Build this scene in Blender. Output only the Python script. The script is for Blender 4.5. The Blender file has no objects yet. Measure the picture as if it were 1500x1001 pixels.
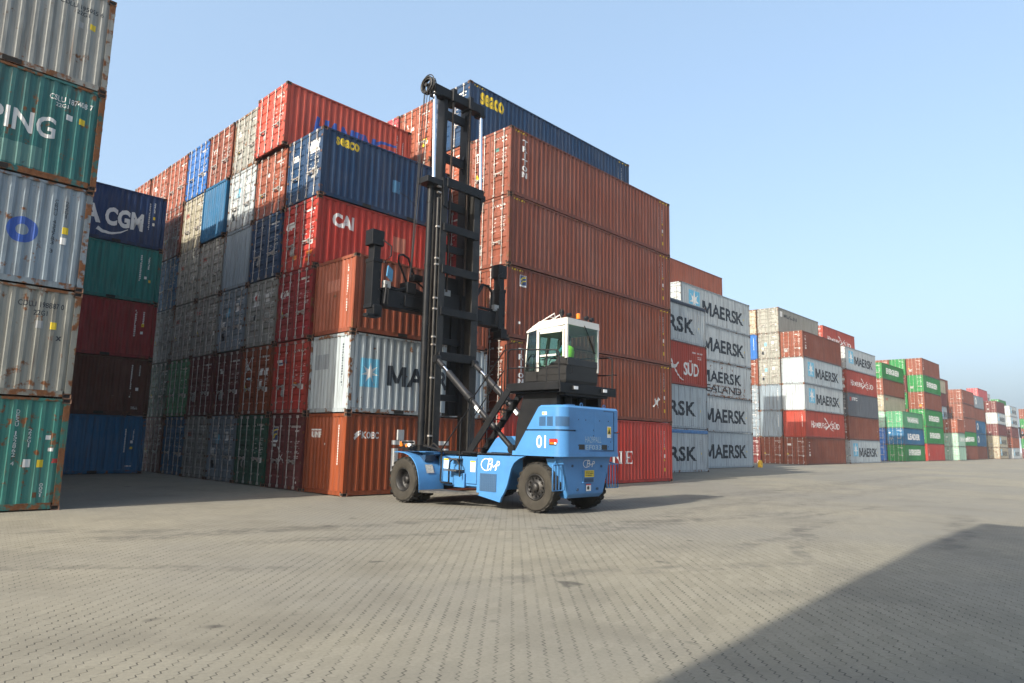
import bpy, bmesh, math, random
from mathutils import Vector, Matrix
RNG = random.Random(7)
scene = bpy.context.scene
COL = scene.collection
PI = math.pi

# ------------------------------------------------------------------ helpers
def rad(d): return math.radians(d)

class MB:
    """collects shapes, builds ONE mesh object"""
    def __init__(s): s.v = []; s.f = []; s.m = []; s.sm = []
    def add(s, verts, faces, m=0, smooth=False):
        o = len(s.v); s.v += [tuple(v) for v in verts]
        for f in faces:
            s.f.append([o + i for i in f]); s.m.append(m); s.sm.append(smooth)
    def box(s, x0, x1, y0, y1, z0, z1, m=0):
        v = [(x0,y0,z0),(x1,y0,z0),(x1,y1,z0),(x0,y1,z0),(x0,y0,z1),(x1,y0,z1),(x1,y1,z1),(x0,y1,z1)]
        s.add(v, [(0,3,2,1),(4,5,6,7),(0,1,5,4),(1,2,6,5),(2,3,7,6),(3,0,4,7)], m)
    def bar(s, p0, p1, w, h, m=0, up=(0,0,1)):
        """rectangular beam from p0 to p1, w across, h along 'up'"""
        p0 = Vector(p0); p1 = Vector(p1); d = (p1 - p0).normalized(); u = Vector(up)
        if abs(d.dot(u)) > 0.98: u = Vector((0,1,0))
        r = d.cross(u).normalized(); u = r.cross(d).normalized()
        c = []
        for p in (p0, p1):
            for a, b in ((-1,-1),(1,-1),(1,1),(-1,1)): c.append(p + r*(a*w/2) + u*(b*h/2))
        s.add(c, [(0,1,2,3),(7,6,5,4),(0,4,5,1),(1,5,6,2),(2,6,7,3),(3,7,4,0)], m)
    def tube(s, p0, p1, r, n=12, m=0, cap=True, r1=None):
        p0 = Vector(p0); p1 = Vector(p1); d = (p1 - p0).normalized()
        a = Vector((0,0,1)) if abs(d.z) < .9 else Vector((1,0,0))
        x = d.cross(a).normalized(); y = d.cross(x).normalized(); r1 = r if r1 is None else r1
        vs = []
        for p, q in ((p0, r), (p1, r1)):
            for i in range(n):
                t = 2*PI*i/n; vs.append(p + x*(q*math.cos(t)) + y*(q*math.sin(t)))
        s.add(vs, [(i, n+i, n+(i+1)%n, (i+1)%n) for i in range(n)], m, True)
        if cap: s.add(vs, [tuple(range(n)), tuple(range(2*n-1, n-1, -1))], m)
    def path(s, pts, r, n=8, m=0):
        pts = [Vector(p) for p in pts]; rings = []
        ref = Vector((0.3,0.2,1)).normalized()
        for i, p in enumerate(pts):
            d = (pts[min(i+1,len(pts)-1)] - pts[max(i-1,0)]).normalized()
            if abs(d.dot(ref)) > .95: a = Vector((1,0,0))
            else: a = ref
            x = d.cross(a).normalized(); y = d.cross(x).normalized()
            rings.append([p + x*(r*math.cos(2*PI*k/n)) + y*(r*math.sin(2*PI*k/n)) for k in range(n)])
        vs = [v for g in rings for v in g]; fs = []
        for i in range(len(pts)-1):
            for k in range(n): fs.append((i*n+k, (i+1)*n+k, (i+1)*n+(k+1)%n, i*n+(k+1)%n))
        s.add(vs, fs, m, True)
        s.add(vs, [tuple(range(n)), tuple(range(len(vs)-1, len(vs)-n-1, -1))], m)
    def loft(s, outlines, m=0, smooth=False, cap=True):
        n = len(outlines[0]); vs = [p for o in outlines for p in o]; fs = []
        for i in range(len(outlines)-1):
            for k in range(n): fs.append((i*n+k, i*n+(k+1)%n, (i+1)*n+(k+1)%n, (i+1)*n+k))
        s.add(vs, fs, m, smooth)
        if cap: s.add(vs, [tuple(range(n-1,-1,-1)), tuple(range(len(vs)-n, len(vs)))], m)
    def prism(s, pts, axis, a, b, m=0):
        """polygon in the two other axes, extruded along axis from a to b"""
        def mk(p, t):
            if axis == 0: return (t, p[0], p[1])
            if axis == 1: return (p[0], t, p[1])
            return (p[0], p[1], t)
        s.loft([[mk(p, a) for p in pts], [mk(p, b) for p in pts]], m)
    def lathe_x(s, prof, n=32, m=0, c=(0,0,0), smooth=True):
        """profile (x, r) turned about the X axis through c"""
        vs = []
        for x, r in prof:
            for i in range(n):
                t = 2*PI*i/n; vs.append((c[0]+x, c[1]+r*math.cos(t), c[2]+r*math.sin(t)))
        fs = [(j*n+i, j*n+(i+1)%n, (j+1)*n+(i+1)%n, (j+1)*n+i) for j in range(len(prof)-1) for i in range(n)]
        s.add(vs, fs, m, smooth)
    def sphere(s, c, r, m=0, n=12, sc=(1,1,1)):
        vs = []; fs = []
        for j in range(n+1):
            a = PI*j/n
            for i in range(n):
                t = 2*PI*i/n; vs.append((c[0]+sc[0]*r*math.sin(a)*math.cos(t), c[1]+sc[1]*r*math.sin(a)*math.sin(t), c[2]+sc[2]*r*math.cos(a)))
        for j in range(n):
            for i in range(n): fs.append((j*n+i, (j+1)*n+i, (j+1)*n+(i+1)%n, j*n+(i+1)%n))
        s.add(vs, fs, m, True)
    def mesh(s, name, mats):
        me = bpy.data.meshes.new(name); me.from_pydata(s.v, [], s.f)
        for m in (mats if isinstance(mats, (list, tuple)) else [mats]): me.materials.append(m)
        me.polygons.foreach_set('material_index', s.m); me.polygons.foreach_set('use_smooth', s.sm)
        bm = bmesh.new(); bm.from_mesh(me); bmesh.ops.recalc_face_normals(bm, faces=bm.faces); bm.to_mesh(me); bm.free()
        me.update(); return me

def link(name, data, parent=None, loc=None, color=None):
    o = bpy.data.objects.new(name, data); COL.objects.link(o)
    if parent is not None: o.parent = parent
    if loc is not None: o.location = loc
    if color is not None: o.color = color
    return o

# ------------------------------------------------------------------ materials
def newmat(name):
    m = bpy.data.materials.new(name); m.use_nodes = True; nt = m.node_tree; nt.nodes.clear()
    out = nt.nodes.new('ShaderNodeOutputMaterial'); b = nt.nodes.new('ShaderNodeBsdfPrincipled')
    nt.links.new(b.outputs[0], out.inputs[0]); return m, nt, b
class N:
    def __init__(s, nt): s.nt = nt
    def n(s, typ, **kw):
        nd = s.nt.nodes.new('ShaderNode'+typ)
        for k, v in kw.items(): setattr(nd, k, v)
        return nd
    def setin(s, nd, i, v):
        if v is None: return
        if hasattr(v, 'is_linked') or isinstance(v, bpy.types.NodeSocket): s.nt.links.new(v, nd.inputs[i])
        else: nd.inputs[i].default_value = v
    def math(s, op, a, b=None, c=None, clamp=False):
        nd = s.n('Math', operation=op, use_clamp=clamp)
        for i, v in enumerate((a, b, c)): s.setin(nd, i, v)
        return nd.outputs[0]
    def vmath(s, op, a, b=None):
        nd = s.n('VectorMath', operation=op); s.setin(nd, 0, a); s.setin(nd, 1, b); return nd.outputs[0]
    def noise(s, vec, scale, detail=3, rough=.55):
        nd = s.n('TexNoise'); s.nt.links.new(vec, nd.inputs['Vector'])
        nd.inputs['Scale'].default_value = scale; nd.inputs['Detail'].default_value = detail; nd.inputs['Roughness'].default_value = rough
        return nd.outputs['Fac']
    def maprange(s, v, a, b, c, d):
        nd = s.n('MapRange', interpolation_type='SMOOTHSTEP')
        for i, x in enumerate((v, a, b, c, d)): s.setin(nd, i, x)
        return nd.outputs[0]
    def mix(s, f, a, b, mode='MIX'):
        nd = s.n('Mix', data_type='RGBA', blend_type=mode)
        s.setin(nd, 0, f); s.setin(nd, 6, a); s.setin(nd, 7, b); return nd.outputs[2]

def paint_material(name, rust_bias=0.0, dark=1.0, rough=.5):
    """container paint: colour from the object, chalking, vertical streaks, rust set by the object's alpha"""
    m, nt, b = newmat(name); g = N(nt)
    oi = g.n('ObjectInfo'); tc = g.n('TexCoord')
    off = g.vmath('SCALE', (37., 91., 53.)); off.node.inputs[3].default_value = 1.
    nt.links.new(oi.outputs['Random'], off.node.inputs[3])
    p = g.vmath('ADD', tc.outputs['Object'], off)
    big = g.noise(p, .55, 3)
    st = g.noise(g.vmath('MULTIPLY', p, (7., 7., .45)), 1.0, 4, .6)
    spots = g.noise(p, 4.2, 8, .62)
    mid = g.noise(p, 1.3, 4)
    c = oi.outputs['Color']
    chalk = g.maprange(big, .38, .72, 0., .12)
    c1 = g.mix(chalk, c, g.mix(.35, c, (.5, .48, .46, 1)))
    c1 = g.mix(g.maprange(st, .42, .70, 0., .6), c1, g.mix(.35, g.mix(1., c1, (.52, .50, .48, 1), 'MULTIPLY'), (.05, .038, .028, 1)))
    runs = g.noise(g.vmath('MULTIPLY', p, (16., 16., .7)), 1.0, 3, .5)
    c1 = g.mix(g.math('MULTIPLY', g.maprange(runs, .64, .74, 0., .55), g.maprange(oi.outputs['Alpha'], .05, .6, .25, 1.)), c1, (.10, .05, .028, 1))
    scr = g.noise(g.vmath('MULTIPLY', p, (1.1, 1.1, 9.)), 1.0, 6, .7)
    c1 = g.mix(g.math('MULTIPLY', g.maprange(scr, .66, .70, 0., .5), g.maprange(mid, .45, .6, 0., 1.)), c1, g.mix(.5, c1, (.30, .27, .24, 1)))
    if dark != 1.0: c1 = g.mix(1., c1, (dark, dark, dark, 1), 'MULTIPLY')
    thr = g.math('SUBTRACT', .735 - rust_bias, g.math('MULTIPLY', oi.outputs['Alpha'], .22))
    wet = g.math('ADD', g.math('MULTIPLY', spots, .62), g.math('ADD', g.math('MULTIPLY', mid, .25), g.math('MULTIPLY', st, .13)))
    rmask = g.maprange(wet, thr, g.math('ADD', thr, .055), 0., 1.)
    rustc = g.mix(g.noise(p, 14, 3), (.055, .022, .012, 1), (.22, .095, .04, 1))
    c2 = g.mix(rmask, c1, rustc)
    nt.links.new(c2, b.inputs['Base Color'])
    nt.links.new(g.maprange(rmask, 0., 1., rough, .85), b.inputs['Roughness'])
    bp = g.n('Bump'); bp.inputs['Strength'].default_value = .5; bp.inputs['Distance'].default_value = .035
    nt.links.new(g.noise(p, 2.1, 3), bp.inputs['Height']); nt.links.new(bp.outputs[0], b.inputs['Normal'])
    b.inputs['Specular IOR Level'].default_value = .18
    return m

def plain(name, col, rough=.5, metal=0., noise=.18, scale=3., spec=.4, bump=0., dirt=None, dirt_amt=.5):
    m, nt, b = newmat(name); g = N(nt); tc = g.n('TexCoord')
    f = g.noise(tc.outputs['Object'], scale, 5, .6)
    lo = [max(0, x*(1-noise)) for x in col]+[1]; hi = [min(1, x*(1+noise)) for x in col]+[1]
    c = g.mix(g.maprange(f, .3, .7, 0., 1.), lo, hi)
    if dirt:
        d = g.noise(tc.outputs['Object'], scale*.6, 8, .65)
        c = g.mix(g.maprange(d, .48, .7, 0., dirt_amt), c, list(dirt)+[1])
    nt.links.new(c, b.inputs['Base Color'])
    b.inputs['Roughness'].default_value = rough; b.inputs['Metallic'].default_value = metal; b.inputs['Specular IOR Level'].default_value = spec
    if bump:
        bp = g.n('Bump'); bp.inputs['Strength'].default_value = bump; bp.inputs['Distance'].default_value = .01
        nt.links.new(g.noise(tc.outputs['Object'], scale*6, 4), bp.inputs['Height']); nt.links.new(bp.outputs[0], b.inputs['Normal'])
    return m

def worn(name, col):
    """painted or stuck-on marking that has flaked a little"""
    m, nt, b = newmat(name); g = N(nt); tc = g.n('TexCoord'); oi = g.n('ObjectInfo')
    p = g.vmath('ADD', tc.outputs['Object'], (3.1, 7.7, 1.3))
    f = g.noise(p, 5.5, 8, .66); fade = g.noise(p, 1.7, 3)
    c = g.mix(g.maprange(fade, .35, .7, 0., .35), list(col)+[1], [x*.72+.03 for x in col]+[1])
    nt.links.new(c, b.inputs['Base Color']); b.inputs['Roughness'].default_value = .55; b.inputs['Specular IOR Level'].default_value = .3
    tr = g.n('BsdfTransparent'); mx = g.n('MixShader'); out = [x for x in nt.nodes if x.type == 'OUTPUT_MATERIAL'][0]
    nt.links.new(g.maprange(f, .63, .68, 0., .85), mx.inputs[0]); nt.links.new(b.outputs[0], mx.inputs[1]); nt.links.new(tr.outputs[0], mx.inputs[2])
    nt.links.new(mx.outputs[0], out.inputs[0]); return m

M = {}
M['wall'] = paint_material('container_paint')
M['frame'] = paint_material('container_frame_paint', .10, .8)
M['door'] = paint_material('container_door_paint', .012)
M['casting'] = plain('rusty_casting', (.12, .062, .04), .8, 0, .5, 9, dirt=(.05,.03,.022))
M['galv'] = plain('galvanised_bar', (.36, .34, .32), .5, .35, .3, 5, dirt=(.16,.09,.05), dirt_amt=.7)
M['gap'] = plain('recess_shade_and_seal', (.012, .011, .01), .9)  # near-black painted shade for fork pockets and casting holes; also merged door seals
M['tarp_b'] = plain('blue_tarpaulin', (.035,.13,.30), .5, 0, .2, 4, bump=.4); M['tarp_k'] = plain('dark_tarpaulin', (.012,.016,.03), .5, 0, .2, 4, bump=.4)
M['seal'] = plain('door_rubber', (.02, .02, .02), .8)
MARK = {'w': (.80,.80,.78), 'k': (.010,.018,.030), 'y': (.80,.58,.03), 'Y': (.80,.62,.05), 'b': (.03,.10,.42), 'sky': (.16,.50,.72), 'r': (.55,.06,.05),
        'g': (.36,.37,.37), 'n': (.035,.065,.2), 'o': (.75,.24,.03), 'gh': (.26,.30,.33), 'ora': (.42,.16,.11), 'rust': (.13,.055,.025), 'cy': (.06,.20,.36), 'G': (.05,.30,.10), 'K': (.015,.015,.015),
        'teal': (.10,.24,.22), 'fw': (.33,.46,.58)}
for k, c in MARK.items(): c = [v*.74 for v in c]; M['vk_'+k] = plain('plain_marking_'+k, c, .5, 0, .06); M['mk_'+k] = worn('marking_'+k, c)

# ------------------------------------------------------------------ container prototypes
W = 2.438
PITCH = .278
def side_prof(x):
    t = abs(x) % PITCH
    if t < .036: return 0.
    if t < .104: return -.036*(t-.036)/.068
    if t < .174: return -.036
    if t < .242: return -.036*(.242-t)/.068
    return 0.
def side_knots(a, b):
    ks = []
    n = int(max(abs(a), abs(b))/PITCH)+2
    for i in range(-n, n+1):
        for q in (.036, .104, -.036, -.104): ks.append(i*PITCH+q)
    return sorted(k for k in ks if a+1e-4 < k < b-1e-4)
EP = .212
def end_prof(y):
    t = abs(y) % EP
    if t < .034: return 0.
    if t < .074: return -.034*(t-.034)/.04
    if t < .138: return -.034
    if t < .178: return -.034*(.178-t)/.04
    return 0.
def end_knots(a, b):
    ks = []
    for i in range(-8, 9):
        for q in (.034, .074, -.034, -.074): ks.append(i*EP+q)
    return sorted(k for k in ks if a+1e-4 < k < b-1e-4)
def door_rows(H):
    z0, z1 = .34, H-.28; n = 5; d = (z1-z0)/n
    return [(z0+i*d+.09, z0+(i+1)*d-.05) for i in range(n)]
def door_prof(z, H):
    for a, b in door_rows(H):
        if a <= z <= b:
            e = min(z-a, b-z); return -.032*min(1., e/.05)
    return 0.
def door_knots(a, b, H):
    ks = []
    for p, q in door_rows(H): ks += [p, p+.05, q-.05, q]
    return sorted(k for k in ks if a+1e-4 < k < b-1e-4)

CAST = None
def casting_mesh():
    global CAST
    if CAST: return CAST
    b = MB(); a, c, h = .089, .081, .059
    b.box(-a, a, -c, c, -h, h)
    me = b.mesh('corner_casting', [M['casting'], M['gap']])
    bm = bmesh.new(); bm.from_mesh(me)
    side = [f for f in bm.faces if abs(f.normal.z) < .5]
    r = bmesh.ops.inset_individual(bm, faces=side, thickness=.034)
    for f in side:
        f.material_index = 1
        for v in f.verts: v.co -= f.normal*.02
    bm.to_mesh(me); bm.free(); CAST = me; return me

PROTO = {}
def proto(L, H, twenty):
    key = (L, H)
    if key in PROTO: return PROTO[key]
    P = {}; hx, hy = L/2, W/2
    # frame: posts, rails, sill, header
    f = MB()
    for sx in (-1, 1):
        for sy in (-1, 1):
            x0, x1 = sorted((sx*hx - sx*.004, sx*(hx-.13))); y0, y1 = sorted((sy*hy - sy*.004, sy*(hy-.09)))
            f.box(x0, x1, y0, y1, .118, H-.118)
    for sy in (-1, 1):
        y0, y1 = sorted((sy*(hy-.003), sy*(hy-.07)))
        f.box(-hx+.178, hx-.178, y0, y1, .035, .175); f.box(-hx+.178, hx-.178, y0, y1, H-.075, H-.012)
        if twenty:
            for px in (-1.03, 1.03):
                ya, yb = sorted((sy*(hy+.0005), sy*(hy-.06))); f.box(px-.19, px+.19, ya, yb, .045, .165, 1)  # fork pocket: black block on the rail in place of a shaded hollow
    for sx in (-1, 1):
        x0, x1 = sorted((sx*(hx-.006), sx*(hx-.09)))
        f.box(x0, x1, -hy+.162, hy-.162, .03, .16); f.box(x0, x1, -hy+.162, hy-.162, H-.115, H-.012)
    f.box(-hx+.1, hx-.1, -hy+.1, hy-.1, .12, .16)
    P['frame'] = f.mesh('frame', [M['frame'], M['gap']])
    # corrugated side wall (built facing -Y)
    x0, x1 = -hx+.12, hx-.12
    ks = [x0] + side_knots(x0, x1) + [x1]; z0, z1 = .17, H-.07; b = MB()
    for k in range(len(ks)-1):
        a, c = ks[k], ks[k+1]; ya = -hy+.012-side_prof(a); yc = -hy+.012-side_prof(c)
        b.add([(a,ya,z0),(c,yc,z0),(c,yc,z1),(a,ya,z1)], [(0,1,2,3)])
    P['side'] = b.mesh('side_wall', [M['wall']])
    b = MB(); y0, y1 = -hy+.085, hy-.085; ks = [y0] + end_knots(y0, y1) + [y1]
    for k in range(len(ks)-1):      # front end, at +X, facing +X
        a, c = ks[k], ks[k+1]; xa = hx-.018+end_prof(a); xc = hx-.018+end_prof(c)
        b.add([(xa,a,.15),(xc,c,.15),(xc,c,H-.11),(xa,a,H-.11)], [(0,1,2,3)])
    P['end'] = b.mesh('end_wall', [M['wall']])
    b = MB(); n = int(L/.6)
    for i in range(n):
        a = -hx+.09+(L-.18)*i/n; c = -hx+.09+(L-.18)*(i+1)/n
        b.box(a, a+(c-a)*.62, -hy+.06, hy-.06, H-.05, H-.018); b.box(a+(c-a)*.62, c, -hy+.06, hy-.06, H-.06, H-.028)
    P['roof'] = b.mesh('roof', [M['wall']])
    # door leaf, built for y in 0.012 .. 1.125, at -X
    xo = -hx+.022
    def leaf(sy):
        b = MB(); ya, yb = sy*.012, sy*(hy-.094)
        zs = [.165] + door_knots(.165, H-.125, H) + [H-.125]
        def pt(y, z, rib): return (xo - (door_prof(z, H) if rib else 0.), y, z)
        yA, yB = ya+sy*.07, yb-sy*.07; yA2, yB2 = yA+sy*.05, yB-sy*.05
        for i in range(len(zs)-1):
            za, zb = zs[i], zs[i+1]
            for (p, pr_), (q, qr_) in (((ya,0),(yA,0)), ((yA,0),(yA2,1)), ((yA2,1),(yB2,1)), ((yB2,1),(yB,0)), ((yB,0),(yb,0))):
                b.add([pt(p,za,pr_), pt(q,za,qr_), pt(q,zb,qr_), pt(p,zb,pr_)], [(0,1,2,3)])
        y0, y1 = sorted((ya, yb)); b.box(xo+.045, xo+.06, y0, y1, .165, H-.125)
        b.box(xo-.004, xo+.03, min(0,sy*.012), max(0,sy*.012), .165, H-.125, 1)
        b.box(xo-.003, xo+.02, y0, y1, .160, .172, 1); b.box(xo-.003, xo+.02, y0, y1, H-.13, H-.118, 1)
        for z in (.35, .95, H-.95, H-.35):       # hinges on the post side
            yy = sy*(hy-.07); b.box(xo-.03, xo+.01, min(yy-.05,yy+.04), max(yy-.05,yy+.04), z-.04, z+.04, 2)
        return b
    for sy, nm in ((-1,'doorR'), (1,'doorL')): P[nm] = leaf(sy)
    def lock(y, sy):
        b = MB(); x = xo-.038; b.tube((x,y,.1), (x,y,H-.07), .017, 8)
        for z in (.10, H-.09): b.box(x-.02, x+.035, y-.05, y+.05, z-.05, z+.045)
        for z in (.42, H*.5, H-.42): b.box(x-.014, x+.03, y-.045, y+.045, z-.025, z+.025)
        yy = y + sy*.42*(-1 if abs(y) > .6 else 1); zz = 1.02 if abs(y) > .6 else 1.0
        b.bar((x-.03, y, zz), (x-.035, yy, zz-.05), .03, .035); b.box(x-.03, x+.02, yy-.03, yy+.03, zz-.12, zz+.02)
        return b
    LK = {}
    for sy in (-1, 1):
        for y in (.30, .82): LK[(sy, y)] = lock(sy*y, sy)
    P['lock'] = LK
    P['doorR_m'] = P['doorR'].mesh('door', [M['door'], M['seal'], M['casting']]); P['doorL_m'] = P['doorL'].mesh('door', [M['door'], M['seal'], M['casting']])
    P['lock_m'] = {k: v.mesh('locking_bar', [M['galv']]) for k, v in LK.items()}
    # far version: door with its bars merged
    for sy, nm in ((-1,'doorR'), (1,'doorL')):
        b = MB(); src = P[nm]; b.v = list(src.v); b.f = [list(q) for q in src.f]; b.m = list(src.m); b.sm = list(src.sm)
        for y in (.30, .82):
            q = LK[(sy, y)]; o = len(b.v); b.v += q.v; b.f += [[o+i for i in ff] for ff in q.f]; b.m += [3]*len(q.f); b.sm += q.sm
        P[nm+'_far'] = b.mesh('door', [M['door'], M['seal'], M['casting'], M['galv']])
    f2 = MB(); f2.v = list(f.v); f2.f = [list(q) for q in f.f]; f2.m = list(f.m); f2.sm = list(f.sm)
    for sx in (-1,1):
        for sy in (-1,1):
            for z in (.059, H-.06):
                cx, cy = sx*(hx-.083), sy*(hy-.075); f2.box(cx-.089, cx+.089, cy-.081, cy+.081, z-.058, z+.058, 2)
    P['frame_far'] = f2.mesh('frame', [M['frame'], M['gap'], M['casting']])
    # merged version for containers that no view shows closely
    me = MB()
    me.v = list(f2.v); me.f = [list(q) for q in f2.f]; me.m = list(f2.m); me.sm = list(f2.sm)
    for nm in ('side','end','roof'):
        src = P[nm]; o = len(me.v); me.v += [tuple(v.co) for v in src.vertices]; me.f += [[o+i for i in p.vertices] for p in src.polygons]; me.m += [0]*len(src.polygons); me.sm += [False]*len(src.polygons)
    src = P['side']; o = len(me.v); me.v += [(-v.co.x, -v.co.y, v.co.z) for v in src.vertices]; me.f += [[o+i for i in p.vertices] for p in src.polygons]; me.m += [0]*len(src.polygons); me.sm += [False]*len(src.polygons)
    for nm in ('doorL','doorR'):
        src = P[nm]; o = len(me.v); me.v += src.v; me.f += [[o+i for i in p] for p in src.f]; me.m += [{0:0,1:1,2:2}[q] for q in src.m]; me.sm += src.sm
    P['merged'] = me.mesh('shipping_container', [M['wall'], M['gap'], M['casting']])
    PROTO[key] = P; return P

# ------------------------------------------------------------------ markings
TXT = {}
def text_tris(body, bold=.0, shear=0.):
    """text as triangles, normalised to the box 0..1"""
    key = (body, bold, shear)
    if key in TXT: return TXT[key]
    cu = bpy.data.curves.new('t', 'FONT'); cu.body = body; cu.size = 1.; cu.offset = bold; cu.resolution_u = 3; cu.shear = shear; cu.fill_mode = 'FRONT'
    ob = bpy.data.objects.new('t', cu); COL.objects.link(ob)
    dg = bpy.context.evaluated_depsgraph_get(); me = bpy.data.meshes.new_from_object(ob.evaluated_get(dg))
    bm = bmesh.new(); bm.from_mesh(me); bmesh.ops.triangulate(bm, faces=bm.faces)
    tris = [[(v.co.x, v.co.y) for v in f.verts] for f in bm.faces]; bm.free()
    bpy.data.objects.remove(ob); bpy.data.meshes.remove(me); bpy.data.curves.remove(cu)
    xs = [p[0] for t in tris for p in t]; ys = [p[1] for t in tris for p in t]
    x0, x1, y0, y1 = min(xs), max(xs), min(ys), max(ys)
    tris = [[((p[0]-x0)/(x1-x0), (p[1]-y0)/(y1-y0)) for p in t] for t in tris]
    TXT[key] = tris; return tris
M_PTS = [(0,0),(0,1),(.24,1),(.5,.40),(.76,1),(1,1),(1,0),(.79,0),(.79,.60),(.59,.14),(.41,.14),(.21,.60),(.21,0)]
def maersk_word(s0, z0, s1, z1, bold=.03):
    w = s1-s0
    return [[(s0+.2*w*p, z0+(z1-z0)*q) for p, q in M_PTS]] + text('AERSK', s0+.212*w, z0, s1, z1, bold)
def rect(s0, z0, s1, z1): return [[(s0,z0),(s1,z0),(s1,z1),(s0,z1)]]
def star(cx, cz, r, n=7):
    pts = []
    for i in range(2*n):
        a = PI/2 + PI*i/n; q = r if i % 2 == 0 else r*.36; pts.append((cx+q*math.cos(a), cz+q*math.sin(a)))
    return [[(cx,cz), pts[i], pts[(i+1)%(2*n)]] for i in range(2*n)]
def ring(cx, cz, rx, rz, q=.5, n=24):
    o = []
    for i in range(n):
        a, b = 2*PI*i/n, 2*PI*(i+1)/n
        o.append([(cx+rx*math.cos(a),cz+rz*math.sin(a)),(cx+rx*math.cos(b),cz+rz*math.sin(b)),(cx+q*rx*math.cos(b),cz+q*rz*math.sin(b)),(cx+q*rx*math.cos(a),cz+q*rz*math.sin(a))])
    return o
def disc(cx, cz, r, n=14): return [[(cx,cz),(cx+r*math.cos(2*PI*i/n),cz+r*math.sin(2*PI*i/n)),(cx+r*math.cos(2*PI*(i+1)/n),cz+r*math.sin(2*PI*(i+1)/n))] for i in range(n)]
def text(body, s0, z0, s1, z1, bold=.0, shear=0.):
    return [[(s0+(s1-s0)*p[0], z0+(z1-z0)*p[1]) for p in t] for t in text_tris(body, bold, shear)]
def stacked(body, s, ztop, zbot, w, bold=.0):
    n = len(body); h = (ztop-zbot)/n; o = []
    for i, ch in enumerate(body):
        if ch == ' ': continue
        ww = w*.35 if ch in '1I' else w
        o += text(ch, s-ww/2, ztop-(i+.88)*h, s+ww/2, ztop-i*h, bold)
    return o
def quadpath(pts, w0, w1=None):
    """a tapering stroke along a polyline"""
    o = []; n = len(pts); w1 = w0 if w1 is None else w1
    def off(i):
        a = pts[max(i-1,0)]; b = pts[min(i+1,n-1)]; dx, dz = b[0]-a[0], b[1]-a[1]; l = math.hypot(dx,dz) or 1; w = (w0+(w1-w0)*i/(n-1))/2
        return (-dz/l*w, dx/l*w)
    for i in range(n-1):
        p, q = pts[i], pts[i+1]; a, b = off(i), off(i+1)
        o.append([(p[0]+a[0],p[1]+a[1]),(p[0]-a[0],p[1]-a[1]),(q[0]-b[0],q[1]-b[1]),(q[0]+b[0],q[1]+b[1])])
    return o
def codes(s0, z0, s1, z1, rows, rnd, fill=.62, gap=.45):
    """lines of print too small to read"""
    o = []; h = (z1-z0)/rows
    for r in range(rows):
        s = s0; zb = z1-(r+1)*h+h*gap*.5; zt = zb+h*(1-gap)
        while s < s1:
            w = rnd.uniform(.5,1.1)*(zt-zb)*.6
            if rnd.random() < fill: o.append([(s,zb),(min(s+w*.8,s1),zb),(min(s+w*.8,s1),zt),(s,zt)])
            s += w
    return o

LET = {}
def lettering(kind, shapes, L, H, key):
    """shapes: list of (colour key, polygons in (s, z)); laid on the corrugated face and folded to follow it.
       kind 'side': s runs along the container seen from -Y; 'door'/'end': s runs left to right seen from -X"""
    k = (kind, key, L, H)
    if k in LET: return LET[k]
    polys_all = [(li, c, p) for li, (c, polys) in enumerate(shapes) for p in polys]
    bb = [(min(q[0] for q in p), max(q[0] for q in p), min(q[1] for q in p), max(q[1] for q in p)) for _, _, p in polys_all]
    par = list(range(len(bb)))
    def root_(i):
        while par[i] != i: par[i] = par[par[i]]; i = par[i]
        return i
    GAP = .22
    order = sorted(range(len(bb)), key=lambda i: bb[i][0]); act = []
    for i in order:
        act = [j for j in act if bb[j][1]+GAP >= bb[i][0]]
        for j in act:
            if bb[j][2] <= bb[i][3]+GAP and bb[i][2] <= bb[j][3]+GAP: par[root_(i)] = root_(j)
        act.append(i)
    groups = {}
    for i in range(len(bb)): groups.setdefault(root_(i), []).append(i)
    out = []
    for g in groups.values():
        sub = {}
        for i in sorted(g): sub.setdefault((polys_all[i][0], polys_all[i][1]), []).append(polys_all[i][2])
        ext = max(max(bb[i][1] for i in g)-min(bb[i][0] for i in g), max(bb[i][3] for i in g)-min(bb[i][2] for i in g))
        me = _letter_mesh(kind, sub, L, H)
        if me: out.append(('sticker' if ext < .36 else 'lettering', me))
    LET[k] = out
    return out
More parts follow.
